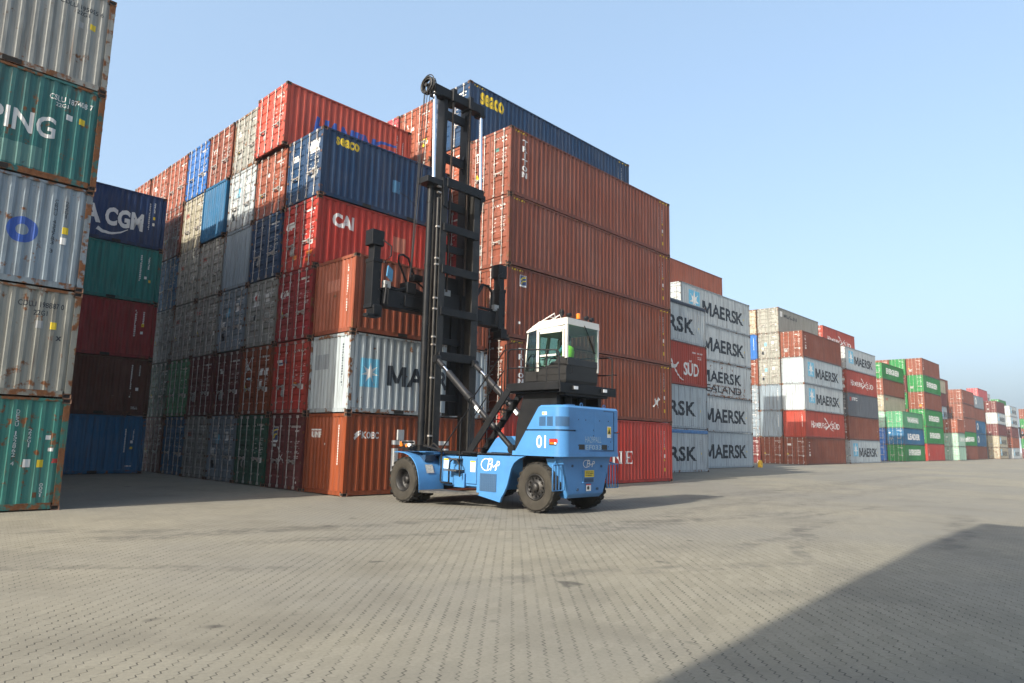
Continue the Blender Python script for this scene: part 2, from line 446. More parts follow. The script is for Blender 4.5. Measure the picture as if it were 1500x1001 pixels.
def _letter_mesh(kind, sub, L, H):
    cols = []; b = MB()
    for (li, c), polys in sub.items():
        if c not in cols: cols.append(c)
        bm = bmesh.new()
        for p in polys:
            vs = [bm.verts.new((q[0], q[1], 0)) for q in p]
            try: bm.faces.new(vs)
            except ValueError: pass
        if not bm.faces: bm.free(); continue
        bmesh.ops.triangulate(bm, faces=bm.faces)
        xs = [v.co.x for v in bm.verts]; zs = [v.co.y for v in bm.verts]
        if kind == 'side': cuts = [((q+L/2,0,0),(1,0,0)) for q in side_knots(min(xs)-L/2, max(xs)-L/2)]
        elif kind == 'end': cuts = [((W/2-q,0,0),(1,0,0)) for q in end_knots(W/2-max(xs), W/2-min(xs))]
        else: cuts = [((0,q,0),(0,1,0)) for q in door_knots(min(zs), max(zs), H)]
        for co, no in cuts:
            bmesh.ops.bisect_plane(bm, geom=bm.verts[:]+bm.edges[:]+bm.faces[:], plane_co=co, plane_no=no, dist=1e-5)
        e = .003+.0012*li
        bm.verts.index_update(); vs = []
        for v in bm.verts:
            s, z = v.co.x, v.co.y
            if kind == 'side': vs.append((s-L/2, -W/2+.012-side_prof(s-L/2)-e, z))
            elif kind == 'end':
                y = W/2-s; vs.append((-L/2+.018-end_prof(y)-e, y, z))
            else:
                y = W/2-s; vs.append((-L/2+.022-door_prof(z,H)*(1 if .1 < abs(y) < 1.0 else 0)-e, y, z))
        b.add(vs, [[v.index for v in f.verts] for f in bm.faces], cols.index(c)); bm.free()
    if not b.f: return None
    me = bpy.data.meshes.new('lettering'); me.from_pydata(b.v, [], b.f)
    for c in cols: me.materials.append(M['mk_'+c])
    me.polygons.foreach_set('material_index', b.m)
    # make every face look outwards
    d = Vector((0,-1,0)) if kind == 'side' else Vector((-1,0,0))
    bm = bmesh.new(); bm.from_mesh(me)
    for f in bm.faces:
        f.normal_update()
        if f.normal.dot(d) < 0: f.normal_flip()
    bm.to_mesh(me); bm.free()
    return me

SWOOSH = [(0.,1.),(.10,.93),(.22,.80),(.36,.60),(.50,.40),(.66,.20),(.84,.06),(1.,0.)]
def hamburg(s0, z0, s1, z1):
    w, h = s1-s0, z1-z0; o = []
    o += text('H', s0, z0+.1*h, s0+.07*w, z1-.18*h, .01); o += text('AMBURG', s0+.08*w, z0+.1*h, s0+.52*w, z1-.3*h, .01)
    o += text('SÜD', s0+.70*w, z0+.08*h, s1, z1-.14*h, .01)
    a, b = s0+.46*w, s0+.76*w
    o += quadpath([(a+(b-a)*p, z1+.22*h-(h*1.35)*(1-q)) for p, q in SWOOSH], .16*h, .05*h)
    o += quadpath([(a+(b-a)*.05, z0-.02*h),(a+(b-a)*.4, z0+.32*h),(a+(b-a)*.62, z0+.52*h),(b-.08*(b-a), z1+.06*h)], .24*h, .06*h)
    return o
def maersk(L, z0, z1, star_s=(1.25,2.95), txt=(3.55,10.6), drop=0.):
    h = z1-z0
    return [('sky', rect(star_s[0], z0+(.10-drop)*h, star_s[1], z1+(.48-drop)*h)), ('w', star((star_s[0]+star_s[1])/2, z0+(.79-drop)*h, .58*(star_s[1]-star_s[0])/1.25)), ('k', maersk_word(txt[0], z0, txt[1], z1))]
def flag(s0, z0, s1, z1):
    w, h = s1-s0, z1-z0
    return [('w', rect(s0,z0,s1,z1)), ('n', rect(s0+.04*w,z0+.15*h,s1-.04*w,z1-.04*h)),
            ('Y', quadpath([(s0+.15*w,z0+.55*h),(s0+.4*w,z0+.78*h),(s0+.9*w,z0+.84*h)],.14*h,.1*h)+quadpath([(s0+.2*w,z0+.25*h),(s0+.45*w,z0+.48*h),(s0+.9*w,z0+.54*h)],.14*h,.1*h))]
def end_codes40(H, L, seed, yel=True):
    r = random.Random(seed); o = [('w', codes(L-1.05, H*.42, L-.98, H*.86, 16, r, .9, .25)+codes(L-.72, H*.55, L-.66, H*.86, 10, r, .85, .3)+rect(L-.74, H*.40, L-.62, H*.46))]
    if yel: o.append(('y', rect(L-.73,H*.54,L-.63,H*.57)+[[(L-.76,H*.345),(L-.62,H*.345),(L-.69,H*.39)]]+rect(L-.71,H*.17,L-.62,H*.23)))
    return o
def hc_stripes(H, L):
    o = []
    for i in range(5):
        a = .25+.15*i; o.append([(a,H-.155),(a+.07,H-.155),(a+.1,H-.085),(a+.03,H-.085)])
        a = L-.95+.15*i; o.append([(a,H-.155),(a+.07,H-.155),(a+.1,H-.085),(a+.03,H-.085)])
    return [('y', o)]
def hc_door(H):
    o = []
    for i in range(6):
        a = 1.72+.1*i; o.append([(a,H-.10),(a+.05,H-.10),(a+.075,H-.03),(a+.025,H-.03)])
    return [('y', o)]
def door_codes(H, seed, hc=False, extra=(), tone='w'):
    r = random.Random(seed); o = []
    u = r.uniform(-.05,.05)
    a = codes(1.56, H-.46+u, 2.16, H-.37+u, 1, r, .7, .2) + codes(1.88, H-.60+u, 2.14, H-.53+u, 1, r, .7, .2)
    for i in range(r.choice((3,4,5))): a += codes(1.54, H-.96-.17*i+u, 1.68, H-.91-.17*i+u, 1, r, .55, .3) + codes(1.90, H-1.0-.17*i+u, 2.16, H-.88-.17*i+u, 2, r, .5, .45)
    if r.random() < .5: a += rect(1.98, .84, 2.12, 1.02)
    if r.random() < .3: a += rect(.3+r.uniform(0,.3), H-.88, .52+r.uniform(0,.3), H-.68)
    if r.random() < .4: a += disc(2.12, .28, .04)
    o.append((tone, a))
    if r.random() < .5: o.append(('Y', [[(.28,H*.36),(.5,H*.36),(.39,H*.45)]]))
    if r.random() < .6: o.append(('g', rect(.3+r.uniform(0,.4), .62, .62+r.uniform(0,.3), .95)))
    if hc: o += hc_door(H)
    return o + list(extra)

# ------------------------------------------------------------------ container things
GROUP = 'shipping containers stacked in the yard'
def container(x0, y0, z0, L, H, col, label, rust=.3, end='door', side=None, face=None, lod=0, key=None, group=GROUP, jit=True):
    """x0: world X of the end facing -X, y0: world Y of the side facing -Y.  end: what faces -X ('door' or 'front')"""
    P = proto(L, H, L < 7)
    if jit: x0 += RNG.uniform(-.03,.03); y0 += RNG.uniform(-.02,.02)
    loc = (x0+L/2, y0+W/2, z0); rot = 0. if end == 'door' else PI
    c = tuple(col)+(rust,)
    if lod == 3:
        r = link('shipping_container', P['merged'], None, loc, c)
    else:
        r = link('shipping_container', None, None, loc); r.empty_display_size = .5
    r.rotation_euler = (0,0,rot + (RNG.uniform(-.002,.002) if jit else 0)); r['label'] = label; r['category'] = 'shipping container'; r['group'] = group
    if lod == 3: return r
    far = lod >= 1
    link('frame', P['frame_far' if far else 'frame'], r, None, c)
    link('side_wall', P['side'], r, None, c)
    o = link('side_wall', P['side'], r, None, c); o.rotation_euler = (0,0,PI)
    link('end_wall', P['end'], r, None, c); link('roof', P['roof'], r, None, c)
    for sy, nm in ((-1,'doorR'), (1,'doorL')):
        d = link('door', P[nm+('_far' if far else '_m')], r, None, c)
        if not far:
            for y in (.30, .82): link('locking_bar', P['lock_m'][(sy, y)], d)
    if not far:
        cm = casting_mesh()
        for sx in (-1,1):
            for sy in (-1,1):
                for z in (.059, H-.06): link('corner_casting', cm, r, (sx*(L/2-.083), sy*(W/2-.075), z))
    un = -rot
    if side:
        for nm, me in lettering('side', side, L, H, key): o = link(nm, me, r); o.rotation_euler = (0,0,un)
    if face:
        for nm, me in lettering('door' if end == 'door' else 'end', face, L, H, key): o = link(nm, me, r); o.rotation_euler = (0,0,un)
    return r

C = dict(brown=(.26,.072,.040), tri=(.275,.088,.057), stone=(.40,.41,.385), tealb=(.03,.25,.23), salmon=(.37,.105,.058), orange=(.33,.075,.026), red=(.50,.052,.038), redd=(.34,.03,.035), bred=(.62,.10,.065),
         maroon=(.16,.032,.034), navy=(.024,.078,.185), cma=(.017,.05,.15), blue=(.012,.19,.42), bblue=(.04,.20,.62), teal=(.04,.19,.185), tgreen=(.052,.25,.215),
         grey=(.46,.53,.57), lgrey=(.54,.60,.63), bgrey=(.33,.41,.48), pblue=(.42,.52,.60), cream=(.66,.61,.46), beige=(.57,.58,.52), dgrey=(.42,.43,.40), dgreen=(.022,.12,.075),
         evg=(.02,.30,.075), mgreen=(.10,.40,.20), pgreen=(.38,.60,.48), dkbrown=(.115,.032,.02), hs=(.46,.065,.04), slate=(.13,.15,.18), pink=(.55,.10,.12))
for _k, _f in dict(grey=1.07, lgrey=.97, beige=.60, cream=.68, dgrey=.88, bgrey=.85, pblue=.74, blue=.75, bblue=.85, evg=.85, mgreen=.9, navy=.8).items(): C[_k] = tuple(v*_f for v in C[_k])
for _k in C: C[_k] = tuple(v*.66 for v in C[_k])
TIER = ['bottom','second','third','fourth','fifth','sixth']
H8, H9, L20, L40 = 2.591, 2.896, 6.058, 12.192
_seed = [100]
def sd(): _seed[0] += 1; return _seed[0]
def stack(x0, y0, L, H, phrase, items, lod=0, tops=True):
    """items: (colour key, look, options) from the ground up"""
    n = len(items); z = 0.
    for i, (ck, look, op) in enumerate(items):
        hh = op.get('H', H); t = ('bottom' if i == 0 else 'top' if i == n-1 else TIER[i])
        s = sd(); end = op.get('end', 'door'); face = op.get('face'); side = op.get('side')
        if face is None and end == 'door': face = door_codes(hh, s, hh > 2.8, op.get('extra', ()))
        elif face is None: face = [('w', codes(W-.44, hh*.38, W-.36, hh*.86, 14, random.Random(s), .9, .25))] if op.get('code', True) else None
        last = container(x0+op.get('dx',0), y0+op.get('dy',0), z, L, hh, C[ck], f'{look} container, {t} tier of {phrase}', op.get('rust',.35), end, side, face, lod, s)
        if op.get('tarp'):
            tb = MB(); tb.loft([[(-L/2+.1,y,zz),(L/2-.1,y,zz),(L/2-.1,-y,zz),(-L/2+.1,-y,zz)] for y, zz in ((-W/2-.012,hh-.30),(-W/2-.02,hh-.20),(-W/2-.012,hh-.10),(-W/2+.05,hh+.0),(-W/2+.4,hh+.03))])
            link('tarpaulin', tb.mesh('tarpaulin', M['tarp_'+op['tarp']]), last)
        z += hh
    return z

# --- left edge column: its long sides face the open yard
LX = -7.36-L20
def sq(s, z, w=.09, h=.11): return rect(s-w, z-h, s+w, z+h)
stack(LX, .42, L20, H8, 'the column at the left edge', [
    ('tgreen','green weathered',dict(rust=.85, end='front', side=[('w', stacked('DESU 152862 4', 5.05, 2.29, 1.02, .075)+stacked('22G1', 5.32, 1.86, 1.43, .075)+sq(5.69,1.67,.05,.05)+sq(5.76,1.39,.05,.04)+sq(5.32,1.08,.075,.09)+stacked('0051', 5.66, .62, .30, .07)), ('y', sq(5.58,1.07,.065,.085)), ('r', rect(5.80,1.08,5.93,1.18)), ('rust', rect(5.5,.3,5.58,.42))])),
    ('beige','beige streaky',dict(rust=.8, end='front', side=[('k', text('CDLU 198887 0',4.80,4.70-H8,5.72,4.83-H8,.01)+text('22G1',5.12,4.51-H8,5.40,4.63-H8,.01)+text('x',5.62,3.95-H8,5.74,4.06-H8,.03)), ('g', sq(5.26,4.29-H8,.075,.09)), ('y', sq(5.54,4.29-H8,.065,.085))])),
    ('pblue','pale blue with a blue ring',dict(rust=.7, end='front', side=[('b', ring(4.70,6.47-2*H8,.31,.31,.42)), ('k', stacked('CBHU 433783 3',5.31,7.36-2*H8,6.03-2*H8,.075)+stacked('22G1',5.53,7.36-2*H8,6.92-2*H8,.075)), ('y', sq(5.55,6.63-2*H8,.065,.085)), ('w', sq(5.53,6.37-2*H8,.065,.085))])),
    ('teal','teal patched with white letters',dict(rust=.85, end='front', side=[('teal', rect(3.6,.22,4.86,.75)), ('w', text('SHIPPING',2.55,8.80-3*H8,5.08,9.34-3*H8,.02)+text('CSLU 187408 7',4.88,9.82-3*H8,5.80,9.96-3*H8,.01)+text('22G1',5.02,9.68-3*H8,5.28,9.78-3*H8,.01)+sq(5.33,9.47-3*H8,.07,.07)), ('y', sq(5.60,9.45-3*H8,.065,.075))])),
    ('stone','pale stone-grey weathered',dict(rust=.7, end='front', side=[('k', text('CDLU 195055 6',4.86,12.39-4*H8,5.80,12.51-4*H8,.01)+text('22G1',5.22,12.24-4*H8,5.50,12.35-4*H8,.01)), ('g', sq(5.33,11.99-4*H8,.07,.08)), ('y', sq(5.60,12.02-4*H8,.065,.08))])),
])
for k in range(1, 9):       # rows behind it, seen only by their shadow
    for t in range(6):
        container(LX, .42+k*2.545, t*H8, L20, H8, C[RNG.choice(['brown','dgrey','maroon','bgrey','teal'])], 'container hidden in the rows behind the left edge column', .4, 'front', lod=3, group='containers hidden behind the left edge column')

# --- column closing the aisle
stack(-.7548-L20, 15.25, L20, H8, 'the column closing the shaded aisle', [
    ('blue','plain blue',dict(rust=.4, end='front', side=[('w', codes(5.22,.95,5.27,2.0,14,random.Random(1),.9,.25)+codes(5.55,1.5,5.6,2.0,7,random.Random(2),.9,.25)+sq(5.52,1.42,.05,.06)+codes(5.3,.3,5.6,.4,1,random.Random(2))), ('y', sq(5.52,1.15,.05,.05))])),
    ('dkbrown','dark brown',dict(end='front', side=[('w', codes(5.22,.8,5.27,2.3,16,random.Random(3),.9,.25)+codes(5.55,1.8,5.6,2.3,7,random.Random(4),.9,.25)+sq(5.52,1.2,.06,.07)+codes(5.35,.28,5.62,.42,2,random.Random(4)))])),
    ('redd','deep red',dict(end='front', side=[('w', codes(5.15,1.0,5.21,2.25,14,random.Random(5),.9,.25)+codes(5.48,1.6,5.54,2.2,7,random.Random(6),.9,.25)+sq(5.48,1.2,.05,.06)), ('y', sq(5.5,1.55,.05,.07))])),
    ('tealb','teal unlettered',dict(end='front', side=[('w', codes(5.15,1.0,5.21,2.25,14,random.Random(7),.9,.25)+codes(5.48,1.6,5.54,2.2,7,random.Random(8),.9,.25)+sq(5.42,1.2,.05,.06)), ('y', sq(5.6,1.05,.05,.06))])),
    ('cma','navy white-lettered',dict(rust=.15, end='front', side=[('w', text('CMA',1.3,11.10-4*H8,3.36,11.95-4*H8,.04)+text('CGM',3.52,11.10-4*H8,5.12,11.95-4*H8,.045)+quadpath([(3.25,10.88-4*H8),(3.5,10.76-4*H8),(3.85,10.74-4*H8),(4.2,10.86-4*H8),(4.5,11.06-4*H8)],.17,.03)+quadpath([(.4,2.25),(1.6,2.4),(2.9,2.3)],.06,.2)+codes(5.32,.9,5.38,2.2,14,random.Random(9),.9,.25)+codes(5.52,1.75,5.58,2.25,6,random.Random(9),.9,.25)+sq(5.55,1.2,.05,.07)), ('y', sq(5.56,1.5,.05,.07))])),
])

# --- tall block behind the stacker, twenty-foot containers
PR = 2.545
stack(0, 0, L20, H8, 'the front column behind the stacker mast', [
    ('orange','orange blank-ended',dict(rust=.12, end='front', side=[('w', text('KOBC',.62,1.80,1.27,2.02,.03)+quadpath([(.34,1.78),(.45,1.90),(.55,1.96)],.09,.05)+quadpath([(.36,1.9),(.47,2.0),(.56,2.04)],.07,.04)+rect(1.80,1.62,2.75,1.76)+rect(1.80,.75,2.08,1.5)+rect(2.5,.75,2.78,1.5)+rect(3.5,1.62,4.3,1.76)+rect(4.0,1.05,4.3,1.5))],
        face=[('w', text('UNF',.38,1.80,.96,2.0,.05)+rect(.36,2.03,.98,2.08)+codes(1.94,.95,2.02,2.22,16,random.Random(11),.95,.2)+disc(1.22,1.60,.035))])),
    ('grey','grey rust-edged blank-ended',dict(rust=.62, end='front', side=maersk(L20, 3.55-H8, 4.22-H8, (.43,1.16), (1.5,5.3), .25), face=[('gh', rect(.32,1.45,.68,1.95)+rect(.80,1.45,1.12,1.95)), ('k', codes(1.92,.85,2.0,2.25,16,random.Random(12),.9,.3))])),
    ('salmon','brown streaked blank-ended',dict(rust=.45, end='front', face=[('ora', rect(.75,1.45,1.5,1.85)), ('w', codes(1.93,.7,2.0,2.3,18,random.Random(13),.8,.3)), ('rust', rect(1.2,1.25,1.32,1.33))])),
])
NTH = ['','first','second','third','fourth','fifth','sixth','seventh','eighth']
def dcol(k): return f'the {NTH[k]} door column beyond the orange container'
DSC = lambda s=.25, z=1.75: [('r', text('DSC', s, z, s+.42, z+.16, .02))]
PLAC = lambda: [('sky', rect(.72,1.45,.98,1.85)), ('w', rect(1.55,1.6,1.8,1.95)+rect(.35,.95,.6,1.3)), ('k', rect(.4,.5,.62,.8))]
stack(0, PR, L20, H8, dcol(1), [
    ('maroon','dark red flag-badged',dict(extra=flag(.25,1.6,.65,2.15)+[('w', quadpath([(.7,1.45),(.95,1.1),(1.2,.9)],.06,.02)+quadpath([(.75,.85),(1.1,1.2)],.06,.02)+sq(.5,1.5,.1,.05))])),
    ('red','red blue-stickered',dict(extra=[('w', rect(.25,1.75,.62,1.95)), ('b', rect(.27,1.8,.6,1.84)), ('n', disc(.85,1.88,.09)), ('o', rect(1.5,1.0,1.7,1.1))])),
    ('redd','crimson small-lettered',dict(extra=[('w', text('C4',.2,1.62,.52,1.9,.04))])),
    ('red','red white-lettered',dict(extra=[('w', text('CAI',.2,1.62,.6,1.9,.04)), ('o', rect(.75,.42,1.05,.6)+rect(1.75,.5,2.1,.62)+rect(1.75,.25,1.98,.35))], side=[('w', text('CAI',.63,9.36-3*H8,1.53,9.88-3*H8,.05)), ('ora', rect(3.3,9.0-3*H8,3.9,9.6-3*H8))])),
    ('navy','navy yellow-lettered',dict(rust=.3, extra=[('w', rect(1.5,1.75,2.15,2.2)), ('g', rect(1.75,.75,2.1,1.15))], side=[('y', text('seaco',.55,12.42-4*H8,1.56,12.74-4*H8,.032)), ('cy', rect(3.15,11.35-4*H8,3.5,11.85-4*H8))])),
])
stack(0, 2*PR, L20, H8, dcol(2), [
    ('dgreen','dark green',dict()),
    ('orange','orange-red cross-marked',dict(extra=[('w', quadpath([(.25,2.2),(.5,1.85),(.85,1.6)],.08,.03)+quadpath([(.28,1.6),(.55,1.9),(.7,2.2)],.06,.03)+rect(.4,1.35,.75,1.42)+sq(1.62,1.6,.12,.13)+sq(2.0,1.6,.14,.13)+sq(1.62,1.15,.1,.12)), ('sky', sq(.6,1.38,.06,.05))])),
    ('dgrey','light grey placarded',dict(extra=[('w', rect(.55,1.6,.95,2.2)+rect(1.5,1.7,1.8,2.0)), ('k', rect(.65,1.0,.8,1.3)), ('r', [[(.75,1.8),(.85,1.95),(.75,2.1),(.65,1.95)]])])),
    ('navy','navy plain',dict()),
    ('salmon','salmon',dict(extra=[('w', disc(.95,1.75,.09))])),
    ('bred','bright red blue-lettered',dict(rust=.15, dx=-.2, side=[('b', text('HANJIN',1.2,13.35-5*H8,4.2,14.58-5*H8,.06,.2)+quadpath([(4.15,14.35-5*H8),(4.5,14.55-5*H8),(5.3,14.6-5*H8)],.16,.1)+quadpath([(4.2,14.05-5*H8),(4.6,14.25-5*H8),(5.2,14.3-5*H8)],.16,.1)), ('w', codes(5.28,.9,5.34,2.2,14,random.Random(22),.9,.25)+codes(5.6,1.2,5.66,2.0,10,random.Random(23),.9,.25)), ('y', sq(5.62,.95,.06,.08))])),
])
stack(0, 3*PR, L20, H8, dcol(3), [
    ('bgrey','blue-grey stickered',dict(extra=PLAC())), ('maroon','maroon lettered',dict()), ('bgrey','grey-blue placarded',dict(extra=PLAC())),
    ('pblue','pale blue blank-ended',dict(end='front', rust=.5, code=False)), ('lgrey','pale grey stickered',dict(extra=PLAC())), ('beige','off-white rusty',dict(rust=.75))])
stack(0, 4*PR, L20, H8, dcol(4), [
    ('dgrey','grey red-lettered',dict(extra=DSC())), ('maroon','dull maroon',dict()), ('dgrey','grey red-marked',dict(extra=DSC(.2,1.9))), ('dgrey','grey pale red-lettered',dict(extra=DSC())),
    ('blue','mid-blue blank-ended',dict(end='front', rust=.1, code=False, dx=-.12)), ('brown','plum-brown',dict(extra=[('w', text('Y S',.3,1.6,.8,1.85,.04))]))])
stack(0, 5*PR, L20, H8, dcol(5), [
    ('blue','blue',dict()), ('mgreen','green',dict(rust=.5)), ('dgrey','dim grey red-lettered',dict(extra=DSC())), ('dgrey','grey letter-marked',dict(extra=DSC())), ('cream','cream red-lettered',dict(extra=DSC())),
    ('bblue','bright blue',dict(rust=.15))])
stack(0, 6*PR, L20, H8, dcol(6), [
    ('maroon','dark maroon',dict()), ('dgreen','shaded green',dict()), ('dgrey','shaded grey',dict()), ('blue','shaded blue',dict()), ('brown','dark brown',dict()), ('salmon','rust-red',dict())])
for k in (7, 8):
    for t in range(5): container(0, k*PR, t*H8, L20, H8, C[RNG.choice(['brown','maroon','dgrey'])], 'container hidden behind the column closing the aisle', .4, lod=3, group='containers hidden behind the aisle column')
    container(0, k*PR, 5*H8, L20, H8, C['salmon'], f'rust-red container, top tier of {dcol(k)}', .4, face=door_codes(H8, 300+k), key=300+k)

# --- forty-foot block behind the cab
FX, FY = 6.685, -.409
tri = lambda H, zt, zb: [('w', stacked('TRITON', .86, zt, zb, .31, .03))]
def h40(s, extra=()): return hc_stripes(H9, L40)+end_codes40(H9, L40, s)+list(extra)
def serif_line(s0, z0, s1, z1):
    o = []; h = z1-z0; w = (s1-s0)/4.6
    def stem(a, t=.22): return rect(a, z0, a+t*w, z1)+rect(a-.12*w, z0, a+(t+.12)*w, z0+.08*h)+rect(a-.12*w, z1-.08*h, a+(t+.12)*w, z1)
    o += stem(s0)+rect(s0, z0, s0+.8*w, z0+.09*h)+rect(s0+.72*w, z0, s0+.8*w, z0+.3*h)
    o += stem(s0+1.25*w)
    a = s0+1.95*w; o += stem(a)+stem(a+.95*w, .14)+[[(a+.05*w,z1),(a+.3*w,z1),(a+1.1*w,z0),(a+.9*w,z0)]]
    a = s0+3.6*w; o += stem(a)+rect(a,z0,a+.85*w,z0+.09*h)+rect(a,z1-.09*h,a+.85*w,z1)+rect(a,z0+.46*h,a+.6*w,z0+.54*h)+rect(a+.77*w,z0,a+.85*w,z0+.28*h)+rect(a+.77*w,z1-.26*h,a+.85*w,z1)+rect(a+.54*w,z0+.36*h,a+.6*w,z0+.64*h)
    return o
bird = quadpath([(10.45,.75),(10.75,.95),(11.0,1.2)],.06,.2)+quadpath([(10.6,1.15),(10.8,.9),(10.95,.7)],.16,.03)
stack(FX, FY, L40, H9, 'the long column behind the cab', [
    ('red','bright red serif-lettered',dict(rust=.1, side=end_codes40(H9, L40, 41)+[('w', serif_line(5.85,.90,8.75,1.47)+text('K',4.3,.9,5.1,1.47,.03))])),
    ('brown','brown bird-marked',dict(rust=.2, side=h40(42, tri(H9,5.45-H9,4.0-H9)+[('w', bird)]))),
    ('brown','dark brown flag-badged',dict(rust=.25, side=h40(43, flag(.74,7.93-2*H9,1.12,8.40-2*H9)+[('w', sq(.75,6.45-2*H9,.05,.05))]), extra=[('w', disc(1.0,1.9,.09)+rect(.8,1.45,1.1,1.55)+quadpath([(1.6,1.2),(1.9,1.6)],.05,.05))])),
    ('tri','brown unlettered',dict(rust=.45, side=h40(44))),
    ('tri','brown vertically lettered',dict(rust=.2, side=h40(45, tri(H9,14.10-4*H9,12.45-4*H9)), extra=[('w', text('TR',.35,1.9,.7,2.2,.04)+rect(.33,1.8,.72,1.85)), ('teal', rect(1.5,1.98,1.72,2.12)), ('Y', [[(.35,1.05),(.6,1.05),(.47,1.28)]])])),
])
back = lambda k: f'the {NTH[k+1]} long row behind the mast'
stack(FX, FY+PR, L40, H9, back(1), [('maroon','maroon',{}),('redd','deep red',{}),('brown','brown',{}),('redd','crimson',{}),('salmon','rust-red',{}),
    ('navy','navy yellow-lettered',dict(rust=.1, side=h40(46, [('y', text('seaco',.66,16.52-5*H9,2.14,17.08-5*H9,.032))]), extra=[('w', rect(.3,1.4,.7,1.8)+rect(1.5,1.9,1.8,2.1)), ('Y', [[(.3,.9),(.62,.9),(.46,1.2)]])]))])
stack(FX, FY+2*PR, L40, H9, back(2), [('brown','brown',{}),('maroon','maroon',{}),('brown','dull brown',{}),('redd','deep red',{}),('tri','dusty brown',{}),('salmon','salmon yellow-stickered',dict(extra=[('y', rect(1.75,.75,2.05,1.15)), ('w', disc(.95,1.9,.1))]))])
stack(FX, FY+3*PR, L40, H9, back(3), [('brown','brown',{}),('maroon','maroon',{}),('brown','dull brown',{}),('redd','deep red',{}),('tri','dusty brown',{}),('pink','pinkish red',{})], 1)

# --- columns right of the cab block
def mk40(z0=.78, z1=1.92, extra=()): return maersk(L40, z0, z1, (1.3,3.0), (3.5,10.9))+[('g', codes(10.9,1.9,11.3,2.3,3,random.Random(5),.7)), ('y', sq(10.95,1.35,.07,.07))]+list(extra)
RX = 32.42-L40
def rsk(z0, z1): return [('k', maersk_word(2.9,z0,10.55,z1)), ('g', codes(11.0,1.7,11.3,2.2,4,random.Random(6),.7)), ('y', sq(11.2,1.25,.07,.07))]
stack(RX, 4.68, L40, H9, 'the tarpaulin-topped column beside the cab block', [
    ('lgrey','pale grey blue-topped',dict(rust=.45, side=rsk(.75,1.72), tarp='b')), ('grey','grey lettered',dict(rust=.3, side=rsk(.85,1.85))),
    ('hs','red white-lettered',dict(rust=.1, side=[('w', text('SÜD',9.0,.70,11.05,1.80,.02)+quadpath([(6.6+2.3*p, .35+1.95*q) for p, q in SWOOSH], .22, .06)+quadpath([(6.5,.95),(7.2,1.2),(7.9,1.2),(8.3,1.5)], .42, .10)+text('H',1.4,.7,2.2,1.9,.01)+text('AMBURG',2.35,.7,6.3,1.55,.01)+codes(10.2,2.25,11.6,2.45,1,random.Random(4))+codes(10.9,1.9,11.4,2.15,2,random.Random(4)))])), ('lgrey','light grey dark-topped',dict(rust=.3, side=rsk(.7,1.8), tarp='k'))])
MX = 46.67-L40
stack(MX, 7.83, L40, H9, 'the star-emblem column right of the cab block', [
    ('grey','grey lettered',dict(rust=.15, side=mk40())), ('lgrey','pale grey lettered',dict(rust=.35, side=mk40())),
    ('lgrey','rusty twice-lettered',dict(rust=.75, side=maersk(L40,1.15,2.1,(1.25,2.95),(3.0,10.2))+[('k', text('SEALAND',3.0,.35,10.2,.95,.02)), ('rust', codes(3.2,.18,10.4,1.05,3,random.Random(8),.35,.5))])),
    ('lgrey','light grey lettered',dict(rust=.4, side=mk40())), ('lgrey','grey star-badged',dict(rust=.4, side=mk40()))])
stack(MX-.1, 10.35, L40, H9, 'the brown column behind the star-emblem column', [(c,l,{}) for c,l in (('brown','brown'),('maroon','maroon'),('grey','grey'),('brown','dull brown'),('maroon','plum'),('salmon','rust-red'))], 1)
stack(24.0, 7.45, L40*0+L20, H9, 'the short column behind the tarpaulin column', [(c,l,{}) for c,l in (('brown','brown'),('dgrey','grey'),('maroon','maroon'),('brown','dull brown'),('brown','plum'))], 1) if False else None

# --- third block
SX, SY = 62.74, 9.19
trs = [('w', stacked('TRITON', .9, 2.4, .9, .3, .03))]
stack(SX, SY, L40, H9, 'the front column of the middle block', [
    ('brown','brown vertically lettered',dict(side=trs)), ('hs','red swoosh-lettered',dict(end='front', rust=.35, side=[('w', hamburg(1.6,1.0,10.5,2.0))])),
    ('lgrey','cream-ended lettered',dict(end='front', side=mk40())), ('grey','grey-ended lettered',dict(end='front', side=mk40())), ('brown','dark brown vertically lettered',dict(side=trs))], 1)
stack(SX, SY+PR, L40, H9, 'the second row of the middle block', [
    ('brown','brown',{}), ('pblue','pale blue blank-ended',dict(end='front')), ('bgrey','blue-grey blank-ended',dict(end='front')), ('beige','cream placarded',dict(extra=PLAC())), ('beige','pale grey placarded',dict(extra=PLAC(), rust=.5)),
    ('beige','off-white long-lettered',dict(rust=.45, side=[('k', text('MALAYSIA LINE',1.6,1.9,5.4,2.3,.01)), ('w', rect(.5,1.9,1.2,2.5))]))], 1)
stack(SX, SY+2*PR, L40, H9, 'the third row of the middle block', [
    ('maroon','maroon',{}), ('bgrey','blue-grey',{}), ('bgrey','grey',{}), ('brown','red-brown',{}), ('bblue','blue blank-ended',dict(end='front')), ('cream','rusty cream',dict(rust=.8))], 1)
SX4, SY4 = 77.40, 9.48
stack(SX4, SY4, L40, H9, 'the column right of the middle block', [
    ('grey','grey star-lettered',dict(side=mk40())), ('brown','brown',dict(side=end_codes40(H9,L40,61))), ('slate','slate',dict(side=[('w', text('SITC',1.6,2.0,3.8,2.4,.03)), ('r', rect(.9,1.95,1.5,2.4))])), ('hs','red swoosh-lettered',dict(side=[('w', hamburg(1.6,.9,10.6,1.9))], extra=[('w', rect(.3,.6,2.2,.9)+rect(.3,1.5,2.2,1.8))])), ('lgrey','pale star-lettered',dict(side=mk40()))], 1)
stack(SX4, SY4+PR, L40, H9, 'the row behind that right-hand column', [('brown','brown',{}),('grey','grey',{}),('maroon','maroon',{}),('brown','dull brown',{}),('grey','pale grey',{}),('hs','red swoosh-lettered',dict(side=[('w', hamburg(1.6,.9,10.6,1.9))]))], 1)
